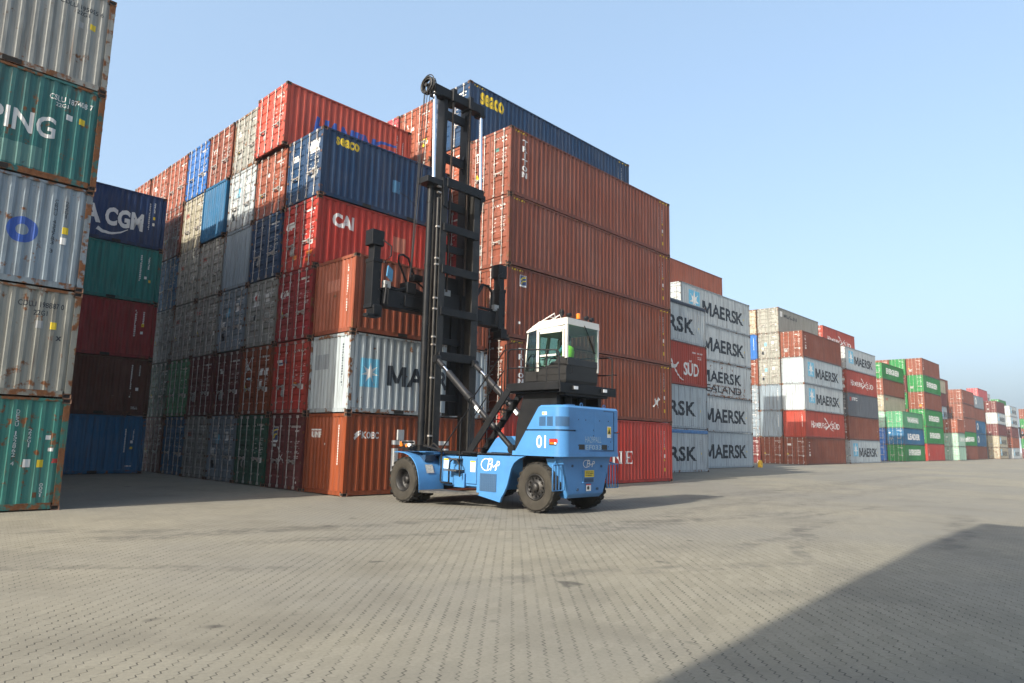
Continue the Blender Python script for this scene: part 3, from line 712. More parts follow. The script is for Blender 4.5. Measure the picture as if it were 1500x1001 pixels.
# --- far blocks
EV = [('w', text('EVERGREEN',2.4,.95,9.6,1.9,.05))]
def far(x, y, L, H, phrase, items, lod=1):
    stack(x, y, L, H, phrase, [(i[0], i[1], i[2] if len(i) > 2 else {}) for i in items], lod)
far(106.6, 10.73, L40, H8, 'the low green and blue far column', [('evg','dark green lettered',dict(side=EV)),('blue','blue lettered',dict(side=[('w', text('LEADER',2.4,.8,9.6,1.75,.05))])),('mgreen','sea-green lettered',dict(side=[('w', text('WANHAI',2.6,.9,9.2,1.8,.05))]))])
far(106.6, 13.25, L40, H8, 'the taller row behind the low green column', [('bblue','blue',),('bblue','strong blue',),('pgreen','pale green',),('cream','cream red-badged',dict(side=[('r', text('DSC',1.2,1.8,2.5,2.2,.02))])),('brown','brown',),('evg','green lettered',dict(side=EV))])
far(119.25, 10.4, L40, H9, 'the tall brown and green far column', [('red','red',dict(end='front', side=trs)),('evg','green lettered',dict(side=EV)),('evg','bright green lettered',dict(side=EV)),('brown','brown orange-badged',dict(extra=[('o', disc(1.8,.6,.22))])),('evg','light green lettered',dict(side=EV)),('brown','red-brown',dict(side=trs))])
far(119.25, 12.95, L40, H9, 'the row behind the tall brown and green column', [('brown','brown',),('maroon','maroon',),('brown','dull brown',),('evg','green',),('maroon','plum',),('evg','bright green',)])
far(119.25, 15.5, L40, H9, 'the third row behind the green column', [('brown','brown',),('maroon','maroon',),('brown','dull brown',),('evg','green',),('maroon','plum',),('brown','red-brown',)])
far(140.5, 9.86, L20, H8, 'the pale green-doored far column', [('pgreen','pale green',),('pgreen','mint white-lettered',dict(side=[('w', text('CHINA SHIPPING',1.5,1.,10.5,1.8,.03))])),('salmon','salmon',)])
far(140.5, 12.6, L20, H8, 'the row behind the pale green-doored column', [('teal','teal',),('teal','dull teal',),('maroon','maroon',),('grey','grey lettered',dict(side=mk40(.5,1.6))),('maroon','plum',),('cream','cream',)])
far(154.0, 11.25, L40, H9, 'the brown column with a green tier', [('brown','brown',dict(side=trs)),('evg','green lettered',dict(side=EV)),('tri','dull brown',dict(side=trs)),('tri','dusty brown',dict(side=trs)),('tri','red-brown',dict(side=trs))])
far(154.0, 15.9, L40, H9, 'the row behind the brown and green column', [('brown','brown',),('maroon','maroon',),('brown','dull brown',),('maroon','plum',),('brown','dusty brown',),('tri','red-brown',dict(side=trs))])
PB = [('w', ring(3.2,1.6,1.,.8,.5))]
far(171., 12.2, L40, H9, 'the blue-tiered far column', [('brown','brown',),('blue','blue',dict(side=PB)),('blue','deep blue',dict(side=PB)),('brown','dull brown',),('bgrey','steel blue',dict(side=PB))])
far(190., 14.2, L40, H9, 'the red-topped far column', [('bgrey','grey',),('cream','cream',),('beige','off-white',),('maroon','maroon',),('salmon','salmon',),('pink','red',)])
far(203., 15.6, L40, H9, 'the column beside the red-topped column', [('grey','grey',),('brown','brown',),('grey','pale grey',),('brown','dull brown',),('maroon','maroon',),('lgrey','white star-lettered',dict(side=mk40()))])
far(196.2, 11.6, L40, H9, 'the farthest star-lettered column', [('cream','rusty cream',dict(rust=.9, side=mk40())),('cream','cream lettered',dict(side=mk40())),('maroon','maroon',),('lgrey','white lettered',dict(side=mk40())),('maroon','plum',)])
far(219., 11.9, L40, H9, 'the last narrow column by the right edge', [('lgrey','pale lettered',dict(side=mk40())),('orange','orange',),('maroon','maroon',),('lgrey','white lettered',dict(side=mk40())),('lgrey','grey lettered',dict(side=mk40()))])
far(238., 9.9, L40, H9, 'the column cut by the right edge', [('maroon','maroon',),('evg','green',),('brown','brown',),('evg','bright green',),('brown','dull brown',)])
far(236., 16.6, L40, H9, 'the column behind the right edge column', [('brown','brown',),('grey','grey',),('maroon','maroon',),('grey','pale grey',),('brown','dull brown',),('evg','green',)])
# --- columns behind the camera shading the paving; outer rows added to block sky
for k in range(4):
    for t in range(6): container(-15.9-(L40 if k else L20), -16.3-W-k*PR, t*H8, L40 if k else L20, H8, C[RNG.choice(['brown','grey','teal'])], 'container behind the camera whose stack shades the near paving', .3, lod=3, group='containers stacked behind the camera')

# ------------------------------------------------------------------ the stacker
R0 = Vector((2.6, -4.6, 0.))
def vehicle_materials():
    M['blue'] = plain('blue_machine_paint', (.050,.168,.37), .36, 0, .07, 2.2, .35, dirt=(.05,.14,.29), dirt_amt=.4)
    M['blued'] = plain('blue_machine_paint_seam', (.012,.04,.09), .5, 0, .05, 2)
    M['black'] = plain('black_machine_paint', (.006,.007,.009), .5, 0, .3, 2.5, .22, bump=.1, dirt=(.022,.02,.018), dirt_amt=.35)
    M['greasy'] = plain('greasy_mast_steel', (.013,.012,.011), .5, .1, .4, 4, dirt=(.042,.036,.03), dirt_amt=.5)
    M['chrome'] = plain('chromed_rod', (.72,.73,.75), .18, 1., .05, 2)
    M['cyl'] = plain('dark_cylinder_steel', (.022,.022,.024), .28, .3, .2, 4, .6)
    M['chain'] = plain('oiled_chain', (.04,.027,.019), .6, .3, .4, 20)
    M['rubber'] = plain('dusty_tyre_rubber', (.022,.021,.019), .85, 0, .25, 3, .2, bump=.3, dirt=(.042,.038,.031), dirt_amt=.8)
    M['side'] = plain('dusty_tyre_sidewall', (.034,.031,.026), .9, 0, .25, 3, .2, dirt=(.018,.016,.014), dirt_amt=.6)
    M['rim'] = plain('dark_wheel_rim', (.015,.015,.016), .5, .3, .3, 4, dirt=(.045,.04,.034), dirt_amt=.6)
    M['white'] = plain('white_cab_paint', (.50,.49,.46), .4, 0, .05, 2, dirt=(.5,.48,.42), dirt_amt=.3)
    M['cabdark'] = plain('dark_cab_panel', (.012,.012,.0125), .45, 0, .15, 3)
    M['amber'] = plain('amber_lens', (.50,.13,.012), .25); M['redlens'] = plain('red_lens', (.55,.03,.02), .25)
    M['clear'] = plain('clear_lens', (.75,.76,.77), .12); M['step'] = plain('tread_plate', (.06,.058,.055), .6, .3, .3, 8)
    M['grille'] = plain('vent_mesh', (.028,.070,.14), .6, 0, .05, 3); M['sign'] = plain('white_sticker', (.8,.8,.78), .5)
    M['seatcloth'] = plain('black_seat', (.02,.02,.022), .8)
    m, nt, b = newmat('tinted_cab_glass'); g = N(nt); out = [x for x in nt.nodes if x.type == 'OUTPUT_MATERIAL'][0]
    t = g.n('BsdfTransparent'); t.inputs[0].default_value = (.56,.74,.67,1); gl = g.n('BsdfGlossy'); gl.inputs['Roughness'].default_value = .03; gl.inputs[0].default_value = (.85,.95,.92,1)
    fr = g.n('Fresnel'); fr.inputs[0].default_value = 1.5; mx = g.n('MixShader')
    nt.links.new(g.math('MULTIPLY', fr.outputs[0], .8), mx.inputs[0]); nt.links.new(t.outputs[0], mx.inputs[1]); nt.links.new(gl.outputs[0], mx.inputs[2]); nt.links.new(mx.outputs[0], out.inputs[0]); M['glass'] = m
vehicle_materials()

def build_stacker():
    root = link('container_stacker', None, None, R0); root['label'] = 'blue empty-container stacker with tall black mast and raised white cab, numbered 01'; root['category'] = 'container handler'
    root['group'] = 'container handlers working the yard'
    def part(name, b, mats, parent=root, bevel=0.):
        b.v = [(p[0]-R0.x, p[1]-R0.y, p[2]) for p in b.v]
        o = link(name, b.mesh(name, mats), parent)
        if bevel:
            md = o.modifiers.new('bevel', 'BEVEL'); md.width = bevel; md.segments = 2; md.limit_method = 'ANGLE'; md.angle_limit = rad(40)
        return o
    def marks(name, shapes, fn, parent):
        cols = []; b = MB()
        for li, (c, polys) in enumerate(shapes):
            if c not in cols: cols.append(c)
            for p in polys:
                b.add([fn(q[0], q[1], .004+.0015*li) for q in p], [tuple(range(len(p)))], cols.index(c))
        return part(name, b, [M['vk_'+c] for c in cols], parent)
    # --- chassis
    b = MB(); b.box(1.42, 3.78, -5.35, -1.5, .5, 1.36); b.box(1.42, 3.78, -3.6, -1.45, .95, 1.40)
    b.box(1.30, 1.42, -4.66, -3.0, .55, 1.36); b.box(1.262, 1.30, -4.64, -4.22, .62, 1.34); b.box(1.27, 1.30, -3.5, -3.2, .62, 1.34); b.box(1.22, 1.30, -4.2, -3.75, .5, .9); b.box(3.78, 3.9, -4.66, -3.0, .55, 1.36)
    ch = part('chassis', b, M['blue'], bevel=.015)
    b = MB(); b.box(.85, 4.35, -2.75, -2.15, .36, .92); b.box(1.75, 3.45, -6.85, -6.35, .42, .85); b.tube((2.6,-6.4,.55),(2.6,-2.5,.55),.09)
    b.box(2.0, 3.2, -7.1, -5.7, .6, 1.44); b.box(1.46, 3.74, -7.2, -5.72, 1.40, 1.45); part('axle', b, M['black'])  # axles, plus rear chassis beam and plate coloured black as wheel-housing shade
    b = MB(); b.box(1.35, 3.85, -4.3, -2.3, 1.405, 1.44); b.box(1.32, 1.9, -4.66, -4.0, 1.44, 1.455)
    part('deck_plate', b, M['step'])
    # side tank panels with wheel arches
    for s in (1, -1):
        def fx(x): return x if s == 1 else 5.2-x
        pts = [(-4.66,.34),(-4.66,1.415),(-6.42,1.43),(-6.22,1.36),(-6.05,1.25),(-5.95,1.09),(-5.90,.92),(-5.82,.66),(-5.71,.46),(-5.61,.33),(-5.56,.20)]
        b = MB(); b.prism(pts, 0, fx(1.27), fx(1.34))
        tp = part('tank_panel', b, M['blue'], bevel=.012)
        if s == 1:
            b = MB(); b.box(1.258, 1.272, -5.42, -4.79, .46, .93)
            for i in range(9): b.box(1.253, 1.262, -5.42+.07*i, -5.40+.07*i, .46, .93)
            for i in range(7): b.box(1.252, 1.262, -5.42, -4.79, .47+.07*i, .487+.07*i)
            part('vent_grille', b, M['grille'], tp)
            C_ = ring(5.02,1.17,.21,.17,.87,48)[5:43]
            lg = [('w', C_ + text('P',5.05,1.02,5.27,1.35,-.004,.25) + text('M',5.17,1.02,5.43,1.20,.0,.2) + text('P',5.38,1.04,5.54,1.28,.0,.25))]
            marks('emblem', lg, lambda a, z, e: (1.27-e, -a, z), tp)
    # front fenders
    for s in (1, -1):
        def fx(x): return x if s == 1 else 5.2-x
        prof = [(-1.98,1.445),(-2.14,1.455),(-2.42,1.44),(-2.64,1.385),(-2.80,1.30),(-2.92,1.20),(-3.02,1.07),(-3.09,.92),(-3.14,.76),(-3.17,.58),(-3.18,.36)]
        b = MB(); xa, xb = sorted((fx(.45), fx(1.36)))
        cl = [(x_, y_, z_) for y_, z_ in prof for x_ in (xa, xb)]; n = len(prof)
        b.add(cl, [(2*q, 2*q+1, 2*q+3, 2*q+2) for q in range(n-1)], 0, True); b.add([(x_, y_+.012, z_-.028) for x_, y_, z_ in cl], [(2*q, 2*q+1, 2*q+3, 2*q+2) for q in range(n-1)], 0, True)
        b.add([(fx(.45), y_+d*.012, z_-d*.028) for y_, z_ in prof for d in (0, 1)], [(2*q, 2*q+1, 2*q+3, 2*q+2) for q in range(n-1)])
        b.prism([(-2.14,1.456),(-2.14,1.43),(-2.45,1.40),(-2.7,1.31),(-3.16,1.40),(-3.16,1.46)], 0, fx(.98), fx(1.36)); b.box(xa+.2 if s == 1 else xa, xb if s == 1 else xb-.2, -3.16, -2.3, 1.452, 1.466)
        fd = part('front_fender', b, M['blue'])
        if s == 1:
            b = MB(); b.prism([(-2.62,1.36),(-3.02,1.37),(-2.98,1.18),(-2.80,1.26)], 0, .78, 1.14); part('fender_scoop', b, M['blued'], fd)
            marks('sticker', [('g', rect(.75,.86,1.03,1.10)), ('w', codes(.77,.88,1.01,1.08,7,random.Random(3),.5))], lambda a, z, e: (a, -3.012-(1.09-z)*.42-.02-e, z), fd)
    # raised rear guard on the far side
    b = MB(); b.prism([(-2.6,1.46),(-3.05,1.88),(-3.35,1.97),(-4.5,1.97),(-4.5,1.46)], 0, 3.55, 4.35); part('far_guard', b, M['blue'], bevel=.04)
    # step well
    b = MB(); b.prism([(.45,-3.17),(.42,-3.42),(1.27,-4.76),(1.30,-3.17)], 2, .345, .405); part('running_board', b, M['step'])
    b = MB(); b.box(1.0, 1.3, -4.1, -3.55, .95, .985); b.box(1.08, 1.3, -4.05, -3.65, 1.27, 1.30); part('step_plate', b, M['step'])
    b = MB()
    b.path([(1.22,-3.2,1.47),(1.2,-3.22,.64),(1.2,-3.26,.60),(1.12,-3.80,.60)], .028)
    b.path([(1.1,-3.68,.60),(1.1,-3.68,.95),(1.1,-3.72,1.2),(1.1,-3.82,1.27),(1.1,-4.02,1.25),(1.1,-4.12,1.12),(1.1,-4.14,.80)], .022)
    b.path([(1.2,-3.15,1.46),(1.2,-4.33,2.70)], .022); b.path([(1.22,-3.98,1.0),(1.22,-3.98,2.45)], .022)
    b.path([(1.24,-3.2,1.48),(1.30,-4.6,1.48)], .03)
    part('grab_rail', b, M['black'])
    marks('sticker', [('w', rect(3.26,1.0,3.46,1.28)), ('y', rect(3.26,1.23,3.46,1.28))], lambda a, z, e: (1.268-e, -a, z), ch)
    marks('sticker', [('w', rect(4.40,.95,4.60,1.25)), ('y', rect(4.40,1.21,4.60,1.25))], lambda a, z, e: (1.260-e, -a, z), ch)
    # --- wheels
    def wheel(x, y, s, front):
        """x: outer face, s=+1 when the outer face looks to -X"""
        w = .36; R = .655
        wr = link('wheel', None, root, (x-R0.x, y-R0.y, .655))
        prof = [(.05,.325),(.015,.36),(.0,.42),(.0,.50),(.018,.575),(.055,.618),(.085,.63),(w-.085,.63),(w-.055,.618),(w-.018,.575),(w,.5),(w,.42),(w-.05,.325)]
        b = MB(); b.lathe_x([(s*p, r) for p, r in prof[:5]], 48, 1); b.lathe_x([(s*p, r) for p, r in prof[4:9]], 48, 0); b.lathe_x([(s*p, r) for p, r in prof[8:]], 48, 1)
        n = 22
        for i in range(n):
            for k, (xa, xb) in enumerate(((.03,.20),(.18,w-.03))):
                t = 2*PI*(i+.5*k)/n; d = Vector((0, math.cos(t), math.sin(t))); q = Vector((0, -math.sin(t), math.cos(t)))
                p0 = Vector((s*xa,0,0)) + d*.624 + q*(.03*(1 if k else -1)); p1 = Vector((s*xb,0,0)) + d*.636 - q*(.03*(1 if k else -1))
                b.bar(p0, p1, .095, .026, 0, d)
        ty = link('tyre', b.mesh('tyre', [M['rubber'], M['side']]), wr)
        b = MB()
        if front:
            b.lathe_x([(s*.055,.33),(s*.03,.335),(s*.035,.305),(s*.2,.27),(s*.24,.255),(s*.24,.0)], 32); b.lathe_x([(s*.12,.0),(s*.12,.085),(s*.16,.11),(s*.24,.12)], 20)
            for i in range(10): t = 2*PI*i/10; b.tube((s*.215,.19*math.cos(t),.19*math.sin(t)), (s*.25,.19*math.cos(t),.19*math.sin(t)), .018, 6)
        else:
            b.lathe_x([(s*.055,.33),(s*.02,.335),(s*.03,.30),(s*.075,.285),(s*.09,.20),(s*.06,.175),(s*.05,.0)], 32)
            b.lathe_x([(s*-.03,.0),(s*-.03,.09),(s*.0,.115),(s*.06,.125)], 20)
            for i in range(12): t = 2*PI*i/12; b.tube((s*.03,.235*math.cos(t),.235*math.sin(t)), (s*.09,.235*math.cos(t),.235*math.sin(t)), .022, 6)
        link('rim', b.mesh('rim', [M['rim']]), wr)
    for s, x1, x2 in ((1, .40, .84), (-1, 4.80, 4.36)):
        wheel(x1, -2.445, s, True); wheel(x2, -2.445, s, True)
    wheel(1.45, -6.62, 1, False); wheel(3.75, -6.62, -1, False)
    # --- engine hood
    def outl(fy, z, i):
        o = [(1.35+i, fy-i*.5, z)]
        for a in range(0, 91, 6): o.append((1.63-(.28-i)*math.cos(rad(a)), -7.34-(.28-i)*math.sin(rad(a)), z))
        for a in range(0, 91, 10): o.append((3.72+(.13-i*.9)*math.sin(rad(a)), -7.47-(.13-i*.9)*math.cos(rad(a)), z))
        return o + [(3.85-i, fy-i*.5, z)]
    fy = lambda z: -6.02-(z-1.58)*.70
    b = MB(); b.loft([outl(-5.92,1.455,-.012), outl(-5.93,1.57,-.012)])
    b.loft([outl(fy(1.57),1.57,0), outl(fy(2.095),2.095,0)]); b.loft([outl(fy(2.1)-.02,2.09,.03), outl(fy(2.14)-.02,2.14,.03)], 1)
    b.loft([outl(fy(2.135),2.135,0), outl(fy(2.70),2.70,0), outl(fy(2.75),2.755,.05)])
    b.tube((2.05,-7.25,2.75),(2.05,-7.25,2.80),.16,20)
    hood = part('engine_hood', b, [M['blue'], M['blued']])
    b = MB()
    for a, c in ((6.84,7.06),(7.10,7.30)):
        for i in range(11): b.box(1.343, 1.352, -c+(c-a)*i/11, -c+(c-a)*(i+.55)/11, 2.22, 2.46)
    for i in range(14):
        t = rad(12+i*5.6); b.bar((1.63-.283*math.cos(t), -7.34-.283*math.sin(t), 2.22), (1.63-.283*math.cos(t), -7.34-.283*math.sin(t), 2.46), .013, .013)
    part('hood_vent', b, M['grille'], hood)
    b = MB()        # service panels and seams on the rear face
    b.box(1.895, 2.655, -7.614, -7.60, 1.63, 2.65, 1); b.box(2.675, 3.535, -7.614, -7.60, 1.63, 2.65, 1); b.box(3.58, 3.70, -7.611, -7.60, 2.12, 2.65, 1); b.box(3.58, 3.70, -7.611, -7.60, 1.63, 2.06, 1)
    b.box(1.86, 3.56, -7.606, -7.59, 1.60, 2.67)
    b.box(1.86, 3.56, -7.612, -7.59, 1.60, 1.615); b.box(1.86, 1.872, -7.612, -7.59, 1.60, 2.66); b.box(3.55, 3.562, -7.612, -7.59, 1.60, 2.66)
    b.box(2.66, 2.67, -7.608, -7.59, 1.62, 2.66); b.box(3.56, 3.84, -7.606, -7.59, 2.08, 2.10)
    for x, z in ((2.0,2.4),(2.3,2.4),(2.9,2.4),(3.3,2.4),(2.64,2.15),(2.64,2.0),(3.4,2.0),(3.4,1.85),(2.0,1.75),(3.3,1.72)): b.tube((x,-7.622,z),(x,-7.59,z),.016,8)
    part('hood_door', b, [M['blued'], M['blue']], hood)
    b = MB()
    for x in (2.28, 3.28): b.path([(x+.05*math.cos(rad(a)), -7.48, 2.79+.05*math.sin(rad(a))) for a in range(-40, 221, 20)], .016, 6)
    part('lifting_eye', b, M['blue'], hood)
    rearf = lambda s, z, e: (s, -7.615-e, z); leftf = lambda a, z, e: (1.35-e, -a, z)
    marks('number', [('w', text('01',6.76,1.66,7.08,1.98,.012))], leftf, hood)
    marks('sticker', [('w', rect(6.94,2.50,7.10,2.58)), ('y', rect(6.95,2.51,7.0,2.57))], leftf, hood)
    marks('sticker', [('w', rect(6.60,1.47,6.80,1.54)), ('y', rect(6.62,1.48,6.7,1.53)), ('r', rect(6.70,1.52,6.80,1.54))], lambda a, z, e: (1.362-e, -a, z), hood)
    marks('hood_lettering', [('fw', text('HA29PALL',2.28,1.82,2.98,1.98,.0)+text('EF033',2.30,1.64,2.98,1.76,.01)), ('K', rect(2.02,1.64,2.26,1.77)+rect(3.0,1.64,3.24,1.77)),
        ('w', rect(3.24,1.96,3.42,2.26)), ('y', rect(3.25,2.05,3.41,2.24)), ('K', [[(3.27,2.07),(3.39,2.07),(3.33,2.21)]])], rearf, hood)
    b = MB(); b.box(1.338, 1.36, -7.42, -7.2, 1.74, 1.90, 2)       # tail lamp
    for i in range(2):
        t0, t1 = rad(6+i*8), rad(14+i*8)
        b.bar((1.63-.288*math.cos(t0), -7.34-.288*math.sin(t0), 1.845), (1.63-.288*math.cos(t1), -7.34-.288*math.sin(t1), 1.845), .012, .09, 0)
    b.box(1.332, 1.345, -7.36, -7.22, 1.76, 1.81, 1); b.box(1.332, 1.345, -7.43, -7.37, 1.76, 1.81, 3); b.box(1.332, 1.345, -7.41, -7.21, 1.82, 1.89, 0)
    part('tail_lamp', b, [M['redlens'], M['amber'], M['black'], M['clear']], hood)
    # --- lower counterweight
    b = MB()
    b.loft([[(1.90,-6.9,.40),(3.30,-6.9,.40),(3.30,-7.32,.40),(1.90,-7.32,.40)], [(1.86,-6.9,.52),(3.34,-6.9,.52),(3.34,-7.42,.50),(1.86,-7.42,.50)],
            [(1.60,-6.9,1.30),(3.60,-6.9,1.30),(3.60,-7.44,1.30),(1.60,-7.44,1.30)], [(1.52,-6.9,1.45),(3.68,-6.9,1.45),(3.68,-7.44,1.45),(1.52,-7.44,1.45)]])
    cw = part('counterweight', b, M['blue'], bevel=.03)
    b = MB(); b.box(2.42, 2.92, -7.452, -7.40, .78, 1.12, 0); b.box(2.47, 2.86, -7.458, -7.43, .80, .90, 1)
    part('tow_recess', b, [M['blue'], M['blued']], cw)
    for x, z in ((1.98,1.22),(3.22,1.2),(2.2,.62),(3.05,.62)):
        b = MB(); b.tube((x,-7.455,z),(x,-7.42,z),.035,10); part('bolt', b, M['blued'], cw)
    cwf = lambda s, z, e: (s, -7.462-e, z)
    marks('emblem', [('w', ring(2.56,1.27,.14,.10,.86,48)[5:43] + text('P',2.57,1.18,2.72,1.37,-.004,.25) + text('M',2.66,1.18,2.84,1.29,.0,.2) + text('P',2.80,1.19,2.93,1.34,.0,.25))], lambda s, z, e: (s, -7.442-e, z), cw)
    marks('plate', [('Y', rect(2.47,.93,2.87,1.10)), ('K', codes(2.5,.95,2.84,1.08,3,random.Random(9),.8,.4))], cwf, cw)
    marks('sticker', [('w', rect(2.55,.57,2.76,.75)), ('r', rect(2.55,.72,2.76,.75)), ('K', disc(2.64,.65,.05))], lambda s, z, e: (s, -7.445-e, z), cw)
    for x0, x1 in ((1.20,1.72),(3.48,4.02)):     # bar guards
        b = MB(); ya, yb = -7.42, -7.48
        b.path([(x0+.03,ya,1.25),(x1,ya,1.25),(x1,ya,.62),(x0+.03,ya,.62),(x0+.03,ya,1.25)], .022, 6)
        for i in range(1, 4): x = x0+.03+(x1-x0-.03)*i/4; b.tube((x,ya,.62),(x,ya,1.25),.018,6)
        b.path([(x0+.1 if x0<2 else x1-.1,ya,1.25),(1.75 if x0<2 else 3.45,-7.1,1.40)], .02, 6)
        part('bar_guard', b, M['blue'])
    # --- cab pedestal and platform
    b = MB(); b.prism([(-5.72,1.45),(-5.80,2.3),(-6.05,3.10),(-7.2,3.10),(-7.2,2.8),(-6.95,2.78),(-6.02,1.45)], 0, 1.62, 1.76); b.prism([(-5.72,1.45),(-5.80,2.3),(-6.05,3.10),(-7.2,3.10),(-7.2,2.8),(-6.95,2.78),(-6.02,1.45)], 0, 3.4, 3.54)
    b.box(1.76, 3.4, -6.7, -6.1, 2.75, 3.09); b.box(1.76, 3.4, -6.05, -5.95, 1.5, 3.0); b.tube((2.3,-7.0,2.74),(2.3,-7.0,3.1),.12); b.tube((2.9,-7.0,2.74),(2.9,-7.0,3.1),.12)
    part('cab_pedestal', b, M['black'], bevel=.01)
    b = MB(); b.box(1.36, 3.80, -7.50, -5.62, 3.10, 3.16); b.box(1.36, 1.40, -7.50, -5.62, 3.10, 3.36); b.box(1.36, 3.80, -7.52, -7.47, 3.08, 3.32); b.box(3.76, 3.80, -7.50, -5.62, 3.10, 3.3); b.box(1.36, 3.8, -5.64, -5.6, 3.1, 3.3)
    b.box(1.66, 3.5, -7.45, -5.7, 3.02, 3.10)
    pf = part('platform', b, M['black'], bevel=.008)
    b = MB()
    for x in (1.93, 3.20):
        b.box(x-.10, x+.10, -7.58, -7.50, 3.16, 3.27, 1); b.box(x-.085, x+.085, -7.587, -7.575, 3.175, 3.258, 0)
    part('rear_work_lamp', b, [M['clear'], M['black']], pf)
    b = MB(); X = 1.38
    b.path([(X,-5.64,3.3),(X,-5.64,4.2),(X,-5.70,4.28),(X,-5.8,4.29),(X,-7.38,4.16),(X,-7.45,4.10),(X,-7.46,3.2)], .022)
    b.path([(X,-5.64,3.78),(X,-7.45,3.70)], .018)
    for y, z in ((-6.27,4.25),(-7.04,4.19)): b.path([(X,y,3.2),(X,y,z)], .020)
    b.path([(3.78,-7.4,3.2),(3.78,-7.4,4.15),(3.78,-7.3,4.2),(3.78,-5.8,4.25),(3.78,-5.65,4.2),(3.78,-5.65,3.2)], .022); b.path([(3.78,-7.4,3.7),(3.78,-5.65,3.75)], .018)
    b.path([(3.78,-7.4,3.72),(3.98,-7.42,3.72)], .018)
    part('platform_railing', b, M['black'])
    # --- stair
    b = MB()
    for x in (1.37, 1.92):
        b.bar((x,-4.18,1.44), (x,-5.72,3.20), .05, .20, 0, (0,-.7,.7))
    for i in range(6): t = (i+.6)/6.6; b.box(1.38, 1.91, -4.18-1.54*t-.11, -4.18-1.54*t+.11, 1.44+1.76*t-.012, 1.44+1.76*t+.012, 1)
    part('stair', b, [M['black'], M['step']], bevel=.006)
    b = MB()
    b.path([(1.36,-4.25,1.50),(1.36,-4.25,2.95),(1.36,-4.88,3.60),(1.36,-5.52,4.28),(1.36,-5.62,4.29)], .020); b.path([(1.36,-4.25,2.35),(1.36,-5.52,3.72)], .016)
    b.path([(1.36,-4.88,2.1),(1.36,-4.88,3.60)], .018); b.path([(1.93,-5.0,2.2),(1.93,-5.0,4.55),(1.93,-5.6,4.6)], .018); b.path([(1.93,-4.88,2.1),(1.93,-4.88,4.1)], .016)
    part('stair_railing', b, M['black'])
    # --- cab
    cab = link('cab', None, root, (0,0,0))
    x0, x1 = 1.92, 3.30; yf, yr = -5.78, -7.28
    b = MB()        # dark lower body, tapering under the rear window
    b.loft([[(x0+.04,yf,3.17),(x1-.04,yf,3.17),(x1-.04,yr+.10,3.17),(x0+.04,yr+.10,3.17)], [(x0,yf,3.45),(x1,yf,3.45),(x1,yr+.04,3.45),(x0,yr+.04,3.45)],
            [(x0,yf,3.72),(x1,yf,3.72),(x1,yr,3.95),(x0,yr,3.95)]], cap=False)
    b.box(x0+.05, x1-.05, yr+.12, yf-.05, 3.2, 3.24)
    pts = [(-6.25,3.70),(-6.60,3.74),(-6.82,3.86),(-6.98,4.06),(yr+.02,4.08),(yr+.02,3.6),(-6.25,3.6)]
    b.prism(pts, 0, x0-.012, x0+.02); b.box(x0+.02, x1-.02, yr-.006, yr+.03, 3.84, 4.02)
    part('cab_body', b, M['cabdark'], cab, bevel=.008)
    b = MB()        # white frame
    zt = 4.95
    def post(p, q, w=.07): b.bar(p, q, w, w, 0, (0,1,0))
    b.box(x0-.015, x0+.045, yr-.01, yr+.07, 4.02, zt); b.box(x1-.06, x1+.01, yr-.01, yr+.08, 3.72, zt)
    b.box(x0-.015, x0+.06, -6.30, -6.21, 3.70, zt-.06)
    b.box(x1-.06, x1+.01, -6.30, -6.21, 3.70, zt-.06)
    b.box(x0-.012, x0+.05, yr+.07, -6.30, zt-.15, zt-.06); b.box(x1-.05, x1+.01, yr+.08, -6.3, zt-.15, zt-.06)
    b.box(x0-.02, x0+.045, -6.92, -6.34, 4.10, 4.15); b.box(x0-.02, x0+.045, -7.19, -7.13, 4.06, zt-.12); b.box(x0-.02, x0+.045, -7.1, -6.34, zt-.22, zt-.15)
    post((x0+.02,yf,3.72),(x0+.02,-5.88,4.78),.045); post((x1-.02,yf,3.72),(x1-.02,-5.88,4.78),.045)
    part('cab_frame', b, M['white'], cab, bevel=.006)
    b = MB()        # roof with a sloping front
    b.loft([[(x0-.03,-5.84,4.80),(x1+.03,-5.84,4.80),(x1+.03,-6.25,4.86),(x1+.03,yr-.02,4.92),(x0-.03,yr-.02,4.92),(x0-.03,-6.25,4.86)],
            [(x0-.03,-5.84,4.84),(x1+.03,-5.84,4.84),(x1+.02,-6.30,5.08),(x1+.02,yr-.01,5.10),(x0-.02,yr-.01,5.10),(x0-.02,-6.30,5.08)]])
    rf = part('cab_roof', b, M['white'], cab, bevel=.015)
    b = MB()
    for x in (x0+.1, x0+.34):
        b.path([(x,-5.95,4.90),(x,-5.95,4.98),(x,-6.75,5.28),(x,-6.78,5.10)], .016, 6)
    for q in (.25,.5,.75): b.path([(x0+.1,-5.95-.8*q,4.98+.30*q),(x0+.34,-5.95-.8*q,4.98+.30*q)], .014, 6)
    part('roof_ladder', b, M['white'], rf)
    b = MB()
    for x, y, h in ((2.05,-6.98,.16),(2.28,-7.05,.12),(2.95,-7.12,.12),(3.15,-7.15,.10)):
        b.tube((x,y,5.09),(x,y,5.09+h),.018,8); b.tube((x,y-.05,5.12+h),(x,y+.05,5.12+h),.055,12); b.sphere((x,y,5.12+h),.06,0,8)
    b.tube((3.1,-7.05,5.09),(3.1,-7.05,5.5),.006,5); b.tube((2.05,-6.98,5.2),(2.05,-6.98,5.36),.05,10)
    part('roof_lamp', b, M['black'], rf)
    b = MB(); b.tube((2.62,-7.1,5.09),(2.62,-7.1,5.17),.05,14,1); b.tube((2.62,-7.1,5.17),(2.62,-7.1,5.30),.062,16,0); b.sphere((2.62,-7.1,5.30),.06,0,10,(1,1,.5)); part('beacon', b, [M['amber'], M['black']], rf)
    def pane(name, q):
        b = MB(); b.add(q, [(0,1,2,3)]); return part(name, b, M['glass'], cab)
